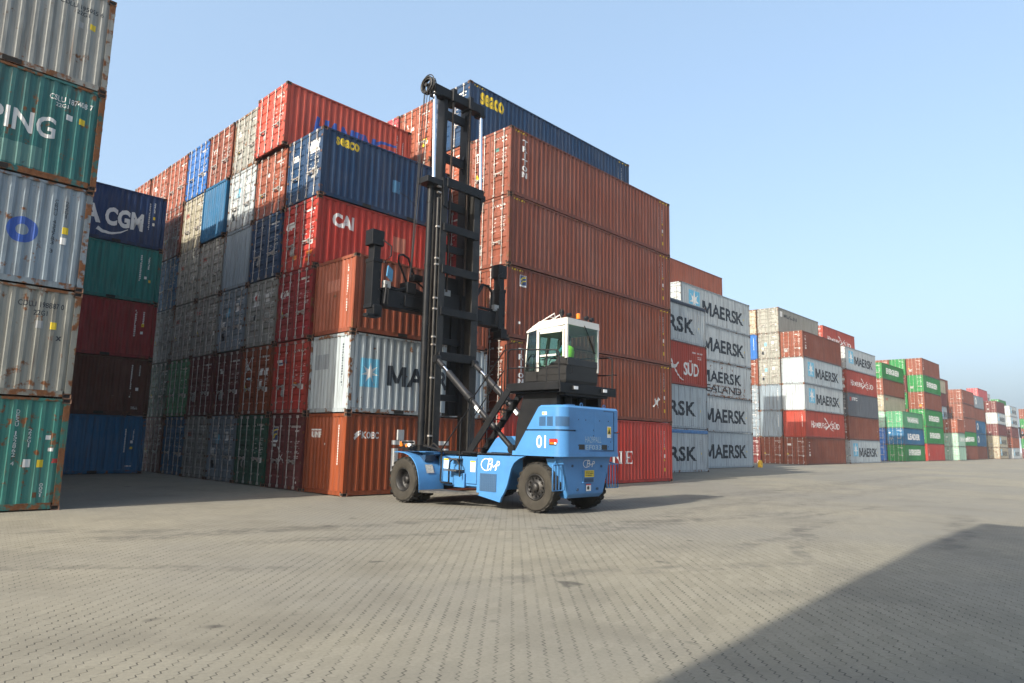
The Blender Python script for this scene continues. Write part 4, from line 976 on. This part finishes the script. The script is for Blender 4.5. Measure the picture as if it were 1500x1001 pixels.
    rw = pane('rear_window', [(x0+.04,yr-.004,4.02),(x1-.05,yr-.004,4.02),(x1-.05,yr-.004,4.93),(x0+.04,yr-.004,4.93)])
    b = MB(); b.path([(2.62,yr-.03,4.96),(2.68,yr-.03,4.88),(3.02,yr-.025,4.42)], .013, 6); b.bar((2.86,yr-.02,4.64),(3.12,yr-.02,4.25),.02,.03); part('wiper', b, M['black'], rw)
    pane('side_window', [(x0-.004,yr+.1,4.08),(x0-.004,-6.25,3.72),(x0-.004,-6.25,4.86),(x0-.004,yr+.1,4.9)])
    pane('side_window', [(x0-.002,-6.25,3.72),(x0-.002,yf,3.72),(x0-.002,-5.86,4.80),(x0-.002,-6.25,4.86)])
    pane('side_window', [(x1+.004,yr+.08,3.95),(x1+.004,yf,3.72),(x1+.004,-5.86,4.80),(x1+.004,yr+.08,4.9)])
    pane('windscreen', [(x0+.04,yf+.004,3.72),(x1-.04,yf+.004,3.72),(x1-.04,-5.87,4.80),(x0+.04,-5.87,4.80)])
    b = MB(); b.box(x0-.03, x0-.016, -6.97, -6.93, 4.05, 4.25); b.box(x0-.035, x0-.015, -6.5, -6.42, 4.0, 4.03); b.path([(x0+.1,yr-.03,3.62),(x0+.16,yr-.05,3.64),(x0+.16,yr-.05,3.80),(x0+.10,yr-.03,3.83)], .012, 6)
    part('door_handle', b, M['black'], cab)
    b = MB(); b.box(x0+.02, x0+.3, -6.12, -5.95, 3.62, 3.82, 0); b.box(x0+.02, x0+.3, -6.12, -5.95, 3.86, 3.97, 0); part('console_box', b, M['vk_teal'], cab)
    b = MB(); b.box(2.18, 2.68, -7.05, -6.55, 3.70, 3.86); b.box(2.2, 2.66, -7.14, -7.04, 3.80, 4.08); b.box(2.3,2.58,-6.9,-6.7,3.24,3.72); b.box(2.75,3.2,-6.9,-6.1,3.24,3.95); b.path([(2.42,-6.1,3.3),(2.42,-6.3,3.9),(2.42,-6.36,4.0)],.03)
    b.path([(2.42+.16*math.cos(rad(a)),-6.38-.06*math.sin(rad(a)),4.0+.14*math.sin(rad(a))) for a in range(0,361,30)], .014, 6)
    part('seat', b, M['seatcloth'], cab, bevel=.02)
    # --- mast
    mast = link('mast', None, root, (0,0,0))
    b = MB()
    b.box(1.78, 2.00, -2.06, -1.56, .75, 10.25); b.box(3.25, 3.50, -2.06, -1.56, .75, 10.25)
    for sx in (1.78, 3.25): b.box(sx-.01, sx+.26, -2.10, -2.06, 1.2, 10.2)
    part('outer_mast_rail', b, M['greasy'], mast, bevel=.008)
    b = MB(); b.box(2.02, 2.15, -1.80, -1.42, 2.6, 13.45); b.box(3.08, 3.24, -1.80, -1.42, 2.6, 13.45); b.box(2.80,3.08,-1.62,-1.44,2.6,6.0)
    part('inner_mast_rail', b, M['black'], mast, bevel=.008)
    def cross(z0, z1, xa, xb, ya, yb, nm='cross_beam', m='black'):
        b = MB(); b.box(xa, xb, ya, yb, z0, z1); b.box(xa+.02, xb-.02, ya+.02, yb+.1, z1-.05, z1-.02); return part(nm, b, M[m], mast, bevel=.01)
    b = MB(); b.box(1.52, 3.78, -1.90, -1.55, 13.27, 13.58); b.box(1.5, 1.75, -1.92, -1.6, 13.18, 13.28); b.box(3.55, 3.80, -1.92, -1.6, 13.18, 13.28)
    for x in (2.28, 3.05): b.box(x-.05, x+.12, -1.98, -1.5, 13.2, 13.66)
    part('top_beam', b, M['black'], mast, bevel=.012)
    for z0, z1 in ((12.63,12.92),(11.08,11.38)):
        b = MB(); b.prism([(2.2,z0-.18),(2.24,z0),(3.0,z0),(3.05,z0-.18),(3.05,z1+.18),(3.0,z1),(2.24,z1),(2.2,z1+.18)], 1, -1.72, -1.62); part('cross_beam', b, M['black'], mast)
    b = MB(); b.box(1.95, 3.58, -2.18, -2.06, 10.03, 10.34); b.box(1.16, 2.0, -2.12, -1.6, 10.0, 10.2); b.prism([(1.78,10.3),(2.0,10.3),(2.0,9.3),(1.85,9.35)], 1, -2.15, -2.07); b.box(3.4, 3.75, -2.1, -1.6, 10.0, 10.2)
    b.prism([(3.5,10.1),(3.62,10.0),(3.55,9.5),(3.5,9.4)], 1, -2.12, -1.6)
    for x in (2.1,2.5,2.75,3.0,3.35): b.tube((x,-2.2,10.12),(x,-2.17,10.12),.03,8)
    part('mid_beam', b, M['black'], mast, bevel=.01)
    for z0, z1 in ((9.45,9.72),(7.98,8.22)): cross(z0, z1, 2.1, 3.1, -1.80, -1.70)
    for z0, z1 in ((8.53,8.79),(7.13,7.40),(5.76,6.01),(4.30,4.57)): cross(z0, z1, 1.88, 3.45, -2.16, -2.07)
    b = MB(); b.box(2.02, 3.2, -1.68, -1.6, 6.05, 6.62); b.box(2.02, 3.2, -1.7, -1.58, 4.9, 5.1); b.box(2.02, 3.2, -1.7, -1.6, 3.05, 3.26); b.prism([(2.02,3.05),(2.25,3.2),(2.35,3.7),(2.3,4.1),(2.02,4.3)], 1, -1.7, -1.6)
    part('carriage_plate', b, M['black'], mast, bevel=.01)
    b = MB(); b.box(2.2, 2.65, -1.70, -1.685, 6.52, 6.72); part('name_plate', b, M['mk_g'], mast)
    for x in (1.50, 3.62):
        b = MB(); b.tube((x,-1.86,1.45),(x,-1.86,10.0),.105,16); b.tube((x,-1.86,9.9),(x,-1.86,10.12),.125,16)
        for z in (2.3,4.9,5.4,7.3,9.4): b.tube((x,-1.86,z),(x,-1.86,z+.06),.118,16)
        o = part('lift_cylinder', b, M['black'], mast)
        b = MB(); b.tube((x+.12,-1.84,10.1),(x+.06,-1.80,13.3),.062,16); part('lift_rod', b, M['chrome'], o)
    b = MB(); b.tube((1.70,-2.02,1.5),(1.70,-2.02,9.6),.05,10)
    part('hydraulic_pipe', b, M['greasy'], mast)
    b = MB()
    for z in (1.9,3.7,4.75,5.0,5.9,6.25,7.35,7.55,8.6,9.75,9.95): b.box(1.64, 1.80, -2.09, -2.0, z, z+.05)
    part('pipe_clip', b, M['galv'], mast)
    for x in (2.33, 3.10):
        b = MB(); b.bar((x,-1.88,13.35),(x,-1.86,6.6),.055,.04); part('hoist_chain', b, M['chain'], mast)
        b = MB(); b.tube((x-.05,-1.75,13.2),(x+.05,-1.75,13.2),.17,20); part('chain_wheel', b, M['greasy'], mast)
    # hose reel at the mast head: a spoked wheel in a guard
    b = MB(); c = (1.28,-1.78,13.42)
    for xx in (-.06, .06):
        b.path([(c[0]+xx, c[1]+.27*math.cos(rad(a)), c[2]+.27*math.sin(rad(a))) for a in range(0,361,20)], .035, 6)
    b.lathe_x([(-.06,.2),(-.06,.26),(.06,.26),(.06,.2)], 24, 0, c)
    for a in (30,150,270): b.bar(c, (c[0], c[1]+.26*math.cos(rad(a)), c[2]+.26*math.sin(rad(a))), .05, .07)
    b.tube((c[0]-.1,c[1],c[2]),(1.6,c[1],c[2]),.06,12)
    b.path([(c[0]-.05, c[1]-.04+.33*math.cos(rad(a)), c[2]+.33*math.sin(rad(a))) for a in range(70,231,16)], .018, 6)
    part('hose_reel', b, M['greasy'], mast)
    b = MB()
    for dx, dy in ((-.10,-.12),(-.03,-.18),(.05,.2),(-.06,.1)):
        b.path([(1.28+dx,-1.78+dy,13.3),(1.18+dx*.7,-1.6+dy*.5,9.3),(1.12+dx*.3,-1.5,6.9)], .012, 5)
    b.path([(1.35,-1.75,13.35),(1.42,-1.78,13.75),(1.55,-1.8,13.78),(1.66,-1.8,13.55)], .015, 6)
    b.path([(1.12,-1.6,9.25),(.75,-1.62,9.45),(.45,-1.65,9.5)], .011, 5)
    part('hose', b, M['seatcloth'], mast)
    # tilt cylinders
    for x, dy in ((1.78,0.), (3.38,.02)):
        p, q = Vector((x,-2.16,4.32)), Vector((x,-5.52,1.60)); d = q-p
        b = MB(); b.tube(p, p+d*.10, .085, 14, 1); b.tube(p+d*.10, p+d*.17, .055, 14, 2); b.tube(p+d*.17, p+d*.46, .105, 16, 1); b.tube(p+d*.44, p+d*.49, .125, 16, 0); b.tube(p+d*.49, p+d*.78, .08, 14, 1); b.tube(p+d*.78, q, .075, 14, 0); b.tube(q-Vector((.09,0,0)), q+Vector((.09,0,0)), .12, 16, 0)
        b.tube(p-Vector((.1,0,0)), p+Vector((.1,0,0)), .12, 14, 0); b.bar(p+d*.56+Vector((-.085,0,0)), p+d*.62+Vector((-.085,0,0)), .01, .1, 3)
        part('tilt_cylinder', b, [M['black'], M['cyl'], M['chrome'], M['sign']])
    # --- spreader
    sp = link('spreader', None, root, (0,0,0))
    b = MB(); b.box(.10, 5.10, -1.50, -1.08, 5.84, 6.36); b.box(.9, 4.3, -1.56, -1.02, 5.92, 6.28); b.box(1.1, 4.1, -1.46, -1.12, 6.36, 6.52); b.box(.06,.9,-1.44,-1.14,6.34,6.40); b.box(1.0,1.35,-1.52,-1.1,6.4,6.75); b.box(1.88,3.5,-1.55,-1.35,5.1,7.2)
    for x in (.3,.8,1.25,1.5): b.tube((x,-1.53,6.0),(x,-1.5,6.0),.03,8)
    part('spreader_beam', b, M['black'], sp, bevel=.012)
    for s, xc in ((1,-.16), (-1,5.30)):
        b = MB(); b.box(xc-.16, xc+.16, -1.50, -1.12, 5.75, 7.25); b.box(xc-.12, xc+.13, -1.46, -1.16, 7.2, 7.75); b.box(xc-.24, xc+.20, -1.52, -1.14, 7.68, 8.16); b.box(xc-.12, xc+.18, -1.6, -1.2, 5.45, 5.8)
        b.box(xc-(.34 if s==1 else -.1), xc+(.1 if s==1 else .34), -1.6, -1.35, 5.42, 5.52)
        b.box(xc-.175, xc+.175, -1.52, -1.10, 7.15, 7.27); b.box(xc-.175, xc+.175, -1.52, -1.10, 5.72, 5.84)
        for z in (6.0,6.3,6.6,6.9): b.tube((xc+.1,-1.53,z),(xc+.1,-1.5,z),.03,8)
        part('spreader_post', b, M['black'], sp, bevel=.015)
        b = MB(); b.box(xc+s*.36-.11, xc+s*.36+.11, -1.58, -1.40, 6.40, 6.62); part('sensor_box', b, M['mk_g'], sp)
        b = MB(); b.path([(xc+s*.1,-1.6,7.85),(xc+s*.38,-1.65,7.7),(xc+s*.38,-1.65,7.4),(xc+s*.15,-1.6,7.15)], .025, 6)
        b.path([(xc+s*.28,-1.55,5.9),(xc+s*.3,-1.6,6.5)], .03, 6); b.path([(xc+s*.4,-1.55,5.9),(xc+s*.36,-1.6,6.4)], .03, 6)
        part('spreader_hose', b, M['seatcloth'], sp)
    b = MB(); b.prism([(.10,6.75),(.30,6.60),(.32,6.95),(.14,7.08)], 1, -1.66, -1.60); part('mirror_plate', b, M['vk_cy'], sp)
    b = MB()
    b.path([(1.15,-1.3,6.7),(.95,-1.35,7.0),(.72,-1.35,7.40),(.74,-1.35,7.58),(.88,-1.35,7.64),(1.12,-1.35,7.56),(1.22,-1.35,7.3),(1.38,-1.35,7.05),(1.6,-1.4,7.0)], .035, 8)
    b.path([(.3,-1.4,6.45),(.6,-1.42,6.40),(.9,-1.42,6.50),(1.2,-1.4,6.62),(1.9,-1.4,6.45)], .05, 8); b.path([(1.3,-1.3,7.0),(1.6,-1.35,6.8),(1.9,-1.4,6.6)], .03, 6); b.path([(.45,-1.4,6.5),(1.0,-1.4,6.45)], .03, 6)
    b.box(1.28,1.62,-1.5,-1.2,6.85,7.05)
    b.path([(3.6,-1.5,6.85),(4.05,-1.45,6.80),(4.2,-1.4,7.05),(4.42,-1.4,7.30),(4.70,-1.4,7.28),(4.86,-1.4,7.05),(4.84,-1.4,6.5)], .04, 8)
    b.bar((4.1,-1.42,6.85),(4.4,-1.4,7.3),.10,.08); b.path([(3.5,-1.45,6.42),(4.4,-1.45,6.44),(5.0,-1.45,6.42)], .05, 8)
    part('spreader_hose', b, M['black'], sp)
    # front lamps and mirror
    b = MB()
    b.path([(.55,-2.1,1.45),(.55,-2.1,1.78)], .012, 6); b.box(.44,.66,-2.12,-2.06,1.78,2.08,1)
    part('wing_mirror', b, [M['black'], M['vk_g']])
    b = MB(); b.bar((.45,-2.2,1.57),(.45,-2.85,1.60),.05,.06); b.tube((.45,-2.3,1.60),(.45,-2.3,1.74),.06,10,1); b.sphere((.45,-2.55,1.62),.06,1,8); b.sphere((.45,-2.68,1.64),.065,2,10); b.sphere((.45,-2.84,1.60),.05,0,8); b.bar((.46,-2.35,1.72),(.46,-2.8,1.72),.1,.05)
    part('front_lamp_cluster', b, [M['black'], M['amber'], M['clear']])
    b = MB(); b.path([(1.5,-1.9,1.6),(1.3,-2.3,1.62),(1.1,-2.9,1.58),(.9,-3.6,1.49)], .03, 6); b.path([(1.7,-1.9,1.5),(1.5,-2.5,1.7),(1.2,-3.2,1.5)], .025, 6); b.box(1.2,1.5,-2.2,-1.7,1.46,1.66); b.box(.9,1.25,-2.1,-1.8,1.47,1.6)
    part('deck_hose', b, M['greasy'])
    return root
stacker = build_stacker()
def kids(o): return [c for c in scene.objects if c.parent == o]
CH = {}
for o in scene.objects:
    if o.parent: CH.setdefault(o.parent.name, []).append(o)
def copy_tree(o, parent=None):
    c = o.copy(); COL.objects.link(c)
    if parent is not None: c.parent = parent
    for ch in CH.get(o.name, []): copy_tree(ch, c)
    return c
s2 = copy_tree(stacker); s2.location = (203.0, 4.2, 0); s2.rotation_euler = (0,0,rad(-60)); s2['label'] = 'distant dark-masted stacker half cut off by the right edge'

# ------------------------------------------------------------------ the operator
def person():
    skin = plain('skin', (.42,.24,.16), .6); vest = plain('hi_vis_vest', (.38,.78,.06), .7); shirt = plain('teal_shirt', (.04,.15,.20), .8); trou = plain('dark_trousers', (.03,.035,.05), .8); hair = plain('black_hair', (.012,.011,.01), .6)
    bx, by, bz = 2.42, -6.86, 3.90      # hip point on the seat
    V = []; E = []; R = []
    def v(p, r, pr=None):
        V.append((p[0],p[1],p[2])); R.append(r)
        if pr is not None: E.append((pr, len(V)-1))
        return len(V)-1
    pel = v((0,0,.06), .14); sp1 = v((0,-.03,.22), .135, pel); ch = v((0,-.03,.40), .155, sp1); nk = v((0,0,.54), .065, ch)
    hd = v((0,.02,.64), .085, nk); top = v((0,.02,.74), .088, hd)
    for s in (-1, 1):
        sh = v((s*.17,-.02,.46), .075, ch); el = v((s*.25,.12 if s < 0 else .10,.24), .048, sh); wr = v((s*.17,.36,.27), .034, el); pm = v((s*.15,.43,.28), .032, wr)
        for k in range(4):
            f = v((s*.15+(k-1.5)*.018, .47, .29), .010, pm); v((s*.15+(k-1.5)*.018, .495-.004*k, .268), .009, f)
        th = v((s*.15-s*.035,.445,.30), .010, pm); v((s*.15-s*.05,.47,.29), .009, th)
        hp = v((s*.09,.10,.05), .095, pel); kn = v((s*.12,.44,.04), .072, hp); an = v((s*.12,.46,-.38), .045, kn); v((s*.12,.60,-.42), .04, an)
    me = bpy.data.meshes.new('person'); me.from_pydata(V, E, [])
    o = link('person', me, None, (bx,by,bz)); o['label'] = 'seated stacker operator in bright yellow-green vest inside the cab'; o['category'] = 'person'
    md = o.modifiers.new('skin', 'SKIN'); md.use_smooth_shade = True
    for i, sv in enumerate(me.skin_vertices[0].data): sv.radius = (R[i], R[i])
    me.skin_vertices[0].data[pel].use_root = True
    o.modifiers.new('sub', 'SUBSURF').levels = 1; o.modifiers['sub'].render_levels = 1
    # skin, shirt and trousers by height and reach: one body, three materials
    m, nt, b = newmat('operator_body'); g = N(nt); tc = g.n('TexCoord'); sx = g.n('SeparateXYZ'); nt.links.new(tc.outputs['Object'], sx.inputs[0])
    isl = g.math('LESS_THAN', sx.outputs[2], .12); hand = g.math('GREATER_THAN', sx.outputs[1], .36); head = g.math('GREATER_THAN', sx.outputs[2], .52)
    sk = g.math('MAXIMUM', head, g.math('MULTIPLY', hand, g.math('GREATER_THAN', sx.outputs[2], .2)))
    c = g.mix(isl, (.04,.15,.20,1), (.03,.035,.05,1)); c = g.mix(sk, c, (.42,.24,.16,1)); nt.links.new(c, b.inputs['Base Color']); b.inputs['Roughness'].default_value = .7
    me.materials.append(m)
    b = MB(); n = 16
    rings = []
    for z, rx, ry, yo in ((.10,.175,.155,-.01),(.22,.18,.16,-.03),(.36,.205,.175,-.03),(.47,.19,.15,-.03),(.535,.10,.09,-.01)):
        rings.append([(rx*math.cos(2*PI*i/n), yo+ry*math.sin(2*PI*i/n), z) for i in range(n)])
    b.loft(rings, 0, True, False); link('hi_vis_vest', b.mesh('hi_vis_vest', vest), o)
    b = MB(); b.sphere((0,.0,.72), .112, 0, 14, (.92,1.05,1.0)); bm_ = b.mesh('hair', hair)
    bm = bmesh.new(); bm.from_mesh(bm_); bmesh.ops.delete(bm, geom=[w for w in bm.verts if w.co.z < .70 and w.co.y > -.02 or w.co.z < .62], context='VERTS'); bm.to_mesh(bm_); bm.free(); link('hair', bm_, o)
    b = MB()
    for s in (-1,1): b.sphere((s*.033,.105,.69), .012, 1, 8); b.sphere((s*.088,.02,.68), .022, 0, 8, (.5,1,1.4))
    b.sphere((0,.118,.665), .018, 0, 8, (.8,1,1.3)); b.sphere((0,.104,.63), .02, 2, 8, (1.3,.5,.35))
    link('face', b.mesh('face', [skin, hair, plain('lips', (.35,.14,.11), .6)]), o)
person()

# small yellow wheel stop beside the star-emblem column
b = MB(); b.loft([[(-.16,-.16,0),(.16,-.16,0),(.16,.16,0),(-.16,.16,0)],[(-.15,-.15,.40),(.15,-.15,.40),(.15,.15,.40),(-.15,.15,.40)],[(-.1,-.1,.62),(.1,-.1,.62),(.1,.1,.62),(-.1,.1,.62)]])
o = link('marker_block', b.mesh('marker_block', plain('yellow_block_paint', (.72,.42,.02), .6, dirt=(.2,.14,.08))), None, (47.4, 7.6, 0)); o['label'] = 'small yellow marker block on the paving at the foot of the star-emblem column'; o['category'] = 'marker block'

# ------------------------------------------------------------------ ground
def ground():
    m, nt, b = newmat('interlocking_paving'); g = N(nt); tc = g.n('TexCoord'); P = tc.outputs['Object']
    mp = g.n('Mapping'); mp.inputs['Rotation'].default_value = (0,0,rad(-43.5)); nt.links.new(P, mp.inputs['Vector'])   # courses run along the view
    sx = g.n('SeparateXYZ'); nt.links.new(mp.outputs[0], sx.inputs[0])
    a, c = sx.outputs[0], sx.outputs[1]      # a along the toothed joints, c across
    CW, LP = .142, .275
    tooth = g.math('PINGPONG', g.math('MULTIPLY', a, 1.0), .046)
    cc = g.math('DIVIDE', g.math('ADD', c, g.math('MULTIPLY', g.math('SUBTRACT', tooth, .023), .75)), CW)
    ci = g.math('FLOOR', g.math('ADD', cc, .5)); fc = g.math('ABSOLUTE', g.math('SUBTRACT', g.math('SUBTRACT', cc, ci), 0.))   # distance to the joint, in courses
    j1 = g.math('MULTIPLY', fc, CW)
    ar = g.math('ADD', g.math('DIVIDE', a, LP), g.math('MULTIPLY', ci, .27)); ai = g.math('FLOOR', ar); fa = g.math('SUBTRACT', ar, ai)
    wn = g.n('TexWhiteNoise', noise_dimensions='2D'); cv = g.n('CombineXYZ'); nt.links.new(g.math('FLOOR', cc), cv.inputs[0]); nt.links.new(ai, cv.inputs[1]); nt.links.new(cv.outputs[0], wn.inputs['Vector'])
    wn2 = g.n('TexWhiteNoise', noise_dimensions='2D'); cv2 = g.n('CombineXYZ'); nt.links.new(g.math('ADD', ci, 17.), cv2.inputs[0]); nt.links.new(ai, cv2.inputs[1]); nt.links.new(cv2.outputs[0], wn2.inputs['Vector'])
    inj = g.math('MULTIPLY', g.maprange(fa, .06, .12, 0., 1.), g.maprange(fa, .84, .92, 1., 0.))
    jw = g.math('ADD', .0022, g.math('MULTIPLY', wn2.outputs['Value'], .0035))
    joint = g.math('MULTIPLY', g.maprange(j1, jw, g.math('ADD', jw, .004), 1., 0.), inj)
    open_ = g.math('MULTIPLY', g.maprange(g.noise(P, .9, 4), .30, .58, .35, 1.), g.maprange(g.noise(P, 9., 3), .25, .48, .5, 1.))
    joint = g.math('MULTIPLY', joint, open_)
    fe = g.math('MULTIPLY', g.math('MINIMUM', fa, g.math('SUBTRACT', 1., fa)), LP); cross = g.math('MULTIPLY', g.maprange(fe, .001, .006, 1., 0.), g.math('MULTIPLY', g.maprange(wn2.outputs['Value'], .3, .8, .1, .6), open_))
    big = g.noise(P, .09, 4, .6); mid = g.noise(P, .55, 5, .6); fine = g.noise(P, 26, 4, .6)
    base = g.mix(wn.outputs['Value'], (.184,.170,.130,1), (.218,.202,.157,1))
    base = g.mix(g.maprange(big, .35, .65, 0., .75), base, (.148,.144,.130,1))
    base = g.mix(g.maprange(mid, .46, .74, 0., .7), base, (.125,.116,.094,1))
    base = g.mix(g.maprange(fine, .3, .75, .0, .35), base, (.11,.103,.088,1))
    # tyre scuffs and oil
    def band(px, py, ang, wdt, ln, amt):
        nonlocal base
        mp2 = g.n('Mapping'); mp2.vector_type = 'TEXTURE'; mp2.inputs['Location'].default_value = (px,py,0); mp2.inputs['Rotation'].default_value = (0,0,rad(ang)); nt.links.new(P, mp2.inputs['Vector'])
        q = g.n('SeparateXYZ'); nt.links.new(mp2.outputs[0], q.inputs[0])
        w = g.math('ADD', q.outputs[1], g.math('MULTIPLY', g.math('SUBTRACT', g.noise(P, .35, 2), .5), 1.2))
        k = g.math('MULTIPLY', g.maprange(g.math('ABSOLUTE', w), wdt*.35, wdt, 1., 0.), g.maprange(g.math('ABSOLUTE', q.outputs[0]), ln*.6, ln, 1., 0.))
        k = g.math('MULTIPLY', k, g.maprange(g.noise(P, 2.3, 5, .65), .38, .62, 0., amt)); base = g.mix(k, base, (.075,.07,.062,1))
    for args in ((-4.,-6.,-12,.5,6.,.6),(-1.,-8.6,-16,.35,7.,.65),(-6.4,-5.,-35,.35,4.,.5),(4.,-10.2,-8,.45,6.,.55),(3.5,-12.5,4,.3,5.,.5),(14.,-8.,5,.6,14.,.45),(28.,-6.,2,.9,24.,.5),(24.,-9.,3,.5,20.,.4),(45.,0.,2,1.2,40.,.35),(2.,-13.2,20,.25,3.,.6),(-3.,-13.,-25,.3,3.5,.5),(7.,-14.8,8,.4,5.,.6),(9.,-11.5,-5,.25,4.,.6),(-8.5,-8.,-40,.3,3.,.5),(-1.5,.9,2,.35,2.2,.7)): band(*args)
    spot = g.noise(P, 1.15, 2, .4); base = g.mix(g.math('MULTIPLY', g.maprange(spot, .715, .76, 0., .7), g.maprange(g.noise(P, 6, 3), .3, .5, .3, 1.)), base, (.04,.037,.035,1))
    oil = g.noise(P, .33, 4, .6); base = g.mix(g.maprange(oil, .66, .8, 0., .6), base, (.085,.078,.07,1))
    base = g.mix(g.math('MULTIPLY', joint, .76), base, (.03,.027,.023,1)); base = g.mix(cross, base, (.10,.09,.075,1))  # dark joints with chamfer shade painted into the toothed ones; cross joints fainter
    nt.links.new(base, b.inputs['Base Color']); b.inputs['Roughness'].default_value = .85; b.inputs['Specular IOR Level'].default_value = .25
    hgt = g.math('SUBTRACT', g.math('ADD', g.math('MULTIPLY', fine, .12), g.math('MULTIPLY', wn.outputs['Value'], .25)), joint)
    bp = g.n('Bump'); bp.inputs['Strength'].default_value = .45; bp.inputs['Distance'].default_value = .006; nt.links.new(hgt, bp.inputs['Height']); nt.links.new(bp.outputs[0], b.inputs['Normal'])
    me = bpy.data.meshes.new('ground'); S = 4000
    me.from_pydata([(-S,-S,0),(S,-S,0),(S,S,0),(-S,S,0)], [], [(0,1,2,3)]); me.materials.append(m)
    o = link('ground', me); o['kind'] = 'structure'
ground()

# ------------------------------------------------------------------ haze in the air
if True:
    b = MB(); b.box(-4100, 4100, -4100, 4100, -1., 22.); m = bpy.data.materials.new('thin_haze'); m.use_nodes = True; nt = m.node_tree; nt.nodes.clear()
    out = nt.nodes.new('ShaderNodeOutputMaterial'); v = nt.nodes.new('ShaderNodeVolumePrincipled'); v.inputs['Color'].default_value = (.90,.95,1.,1); v.inputs['Density'].default_value = .00035; v.inputs['Anisotropy'].default_value = 0.
    nt.links.new(v.outputs[0], out.inputs['Volume']); o = link('haze', b.mesh('haze', m)); o['kind'] = 'stuff'

# ------------------------------------------------------------------ light, sky, camera
TANE = .615; EL = math.atan(TANE); hz = Vector((-.9985, -.055, 0)).normalized()
to_sun = Vector((hz.x*math.cos(EL), hz.y*math.cos(EL), math.sin(EL)))
sun = bpy.data.lights.new('sun', 'SUN'); sun.energy = 4.55; sun.angle = rad(.55); sun.color = (1.0, .93, .80)
so = link('sun', sun, None, (-40, -30, 60)); so.rotation_euler = to_sun.to_track_quat('Z', 'Y').to_euler()
w = bpy.data.worlds.new('World'); scene.world = w; w.use_nodes = True; nt = w.node_tree; nt.nodes.clear()
sky = nt.nodes.new('ShaderNodeTexSky'); sky.sky_type = 'NISHITA'; sky.sun_disc = False; sky.sun_elevation = EL; sky.sun_rotation = math.atan2(to_sun.x, to_sun.y)
sky.altitude = 0; sky.air_density = 1.0; sky.dust_density = 6.2; sky.ozone_density = 1.0
bg = nt.nodes.new('ShaderNodeBackground'); bg.inputs['Strength'].default_value = .10
ow = nt.nodes.new('ShaderNodeOutputWorld'); veil = nt.nodes.new('ShaderNodeMix'); veil.data_type = 'RGBA'; veil.blend_type = 'ADD'; veil.inputs[0].default_value = 1.; veil.inputs[7].default_value = (1.25, 1.82, 2.42, 1)     # even pale haze over the clear sky
nt.links.new(sky.outputs[0], veil.inputs[6]); nt.links.new(veil.outputs[2], bg.inputs[0]); nt.links.new(bg.outputs[0], ow.inputs[0])

yaw, pit, rol = .8077, .1456, .0215
F = Vector((math.sin(yaw)*math.cos(pit), math.cos(yaw)*math.cos(pit), math.sin(pit))); Rv = Vector((math.cos(yaw), -math.sin(yaw), 0)); U = Rv.cross(F)
R2 = Rv*math.cos(rol) + U*math.sin(rol); U2 = -Rv*math.sin(rol) + U*math.cos(rol)
cam = bpy.data.cameras.new('camera'); co = link('camera', cam); cam.sensor_width = 36.; cam.lens = 996.66/1500*36.; cam.clip_start = .05; cam.clip_end = 12000.
mw = Matrix((R2, U2, -F)).transposed().to_4x4(); mw.translation = Vector((-11.9178, -18.5006, 1.8122)); co.matrix_world = mw
scene.camera = co
scene.view_settings.view_transform = 'Standard'; scene.view_settings.look = 'None'; scene.view_settings.exposure = .95; scene.view_settings.gamma = 1.
scene.cycles.use_denoising = True
scene.cycles.max_bounces = 6; scene.cycles.transparent_max_bounces = 12
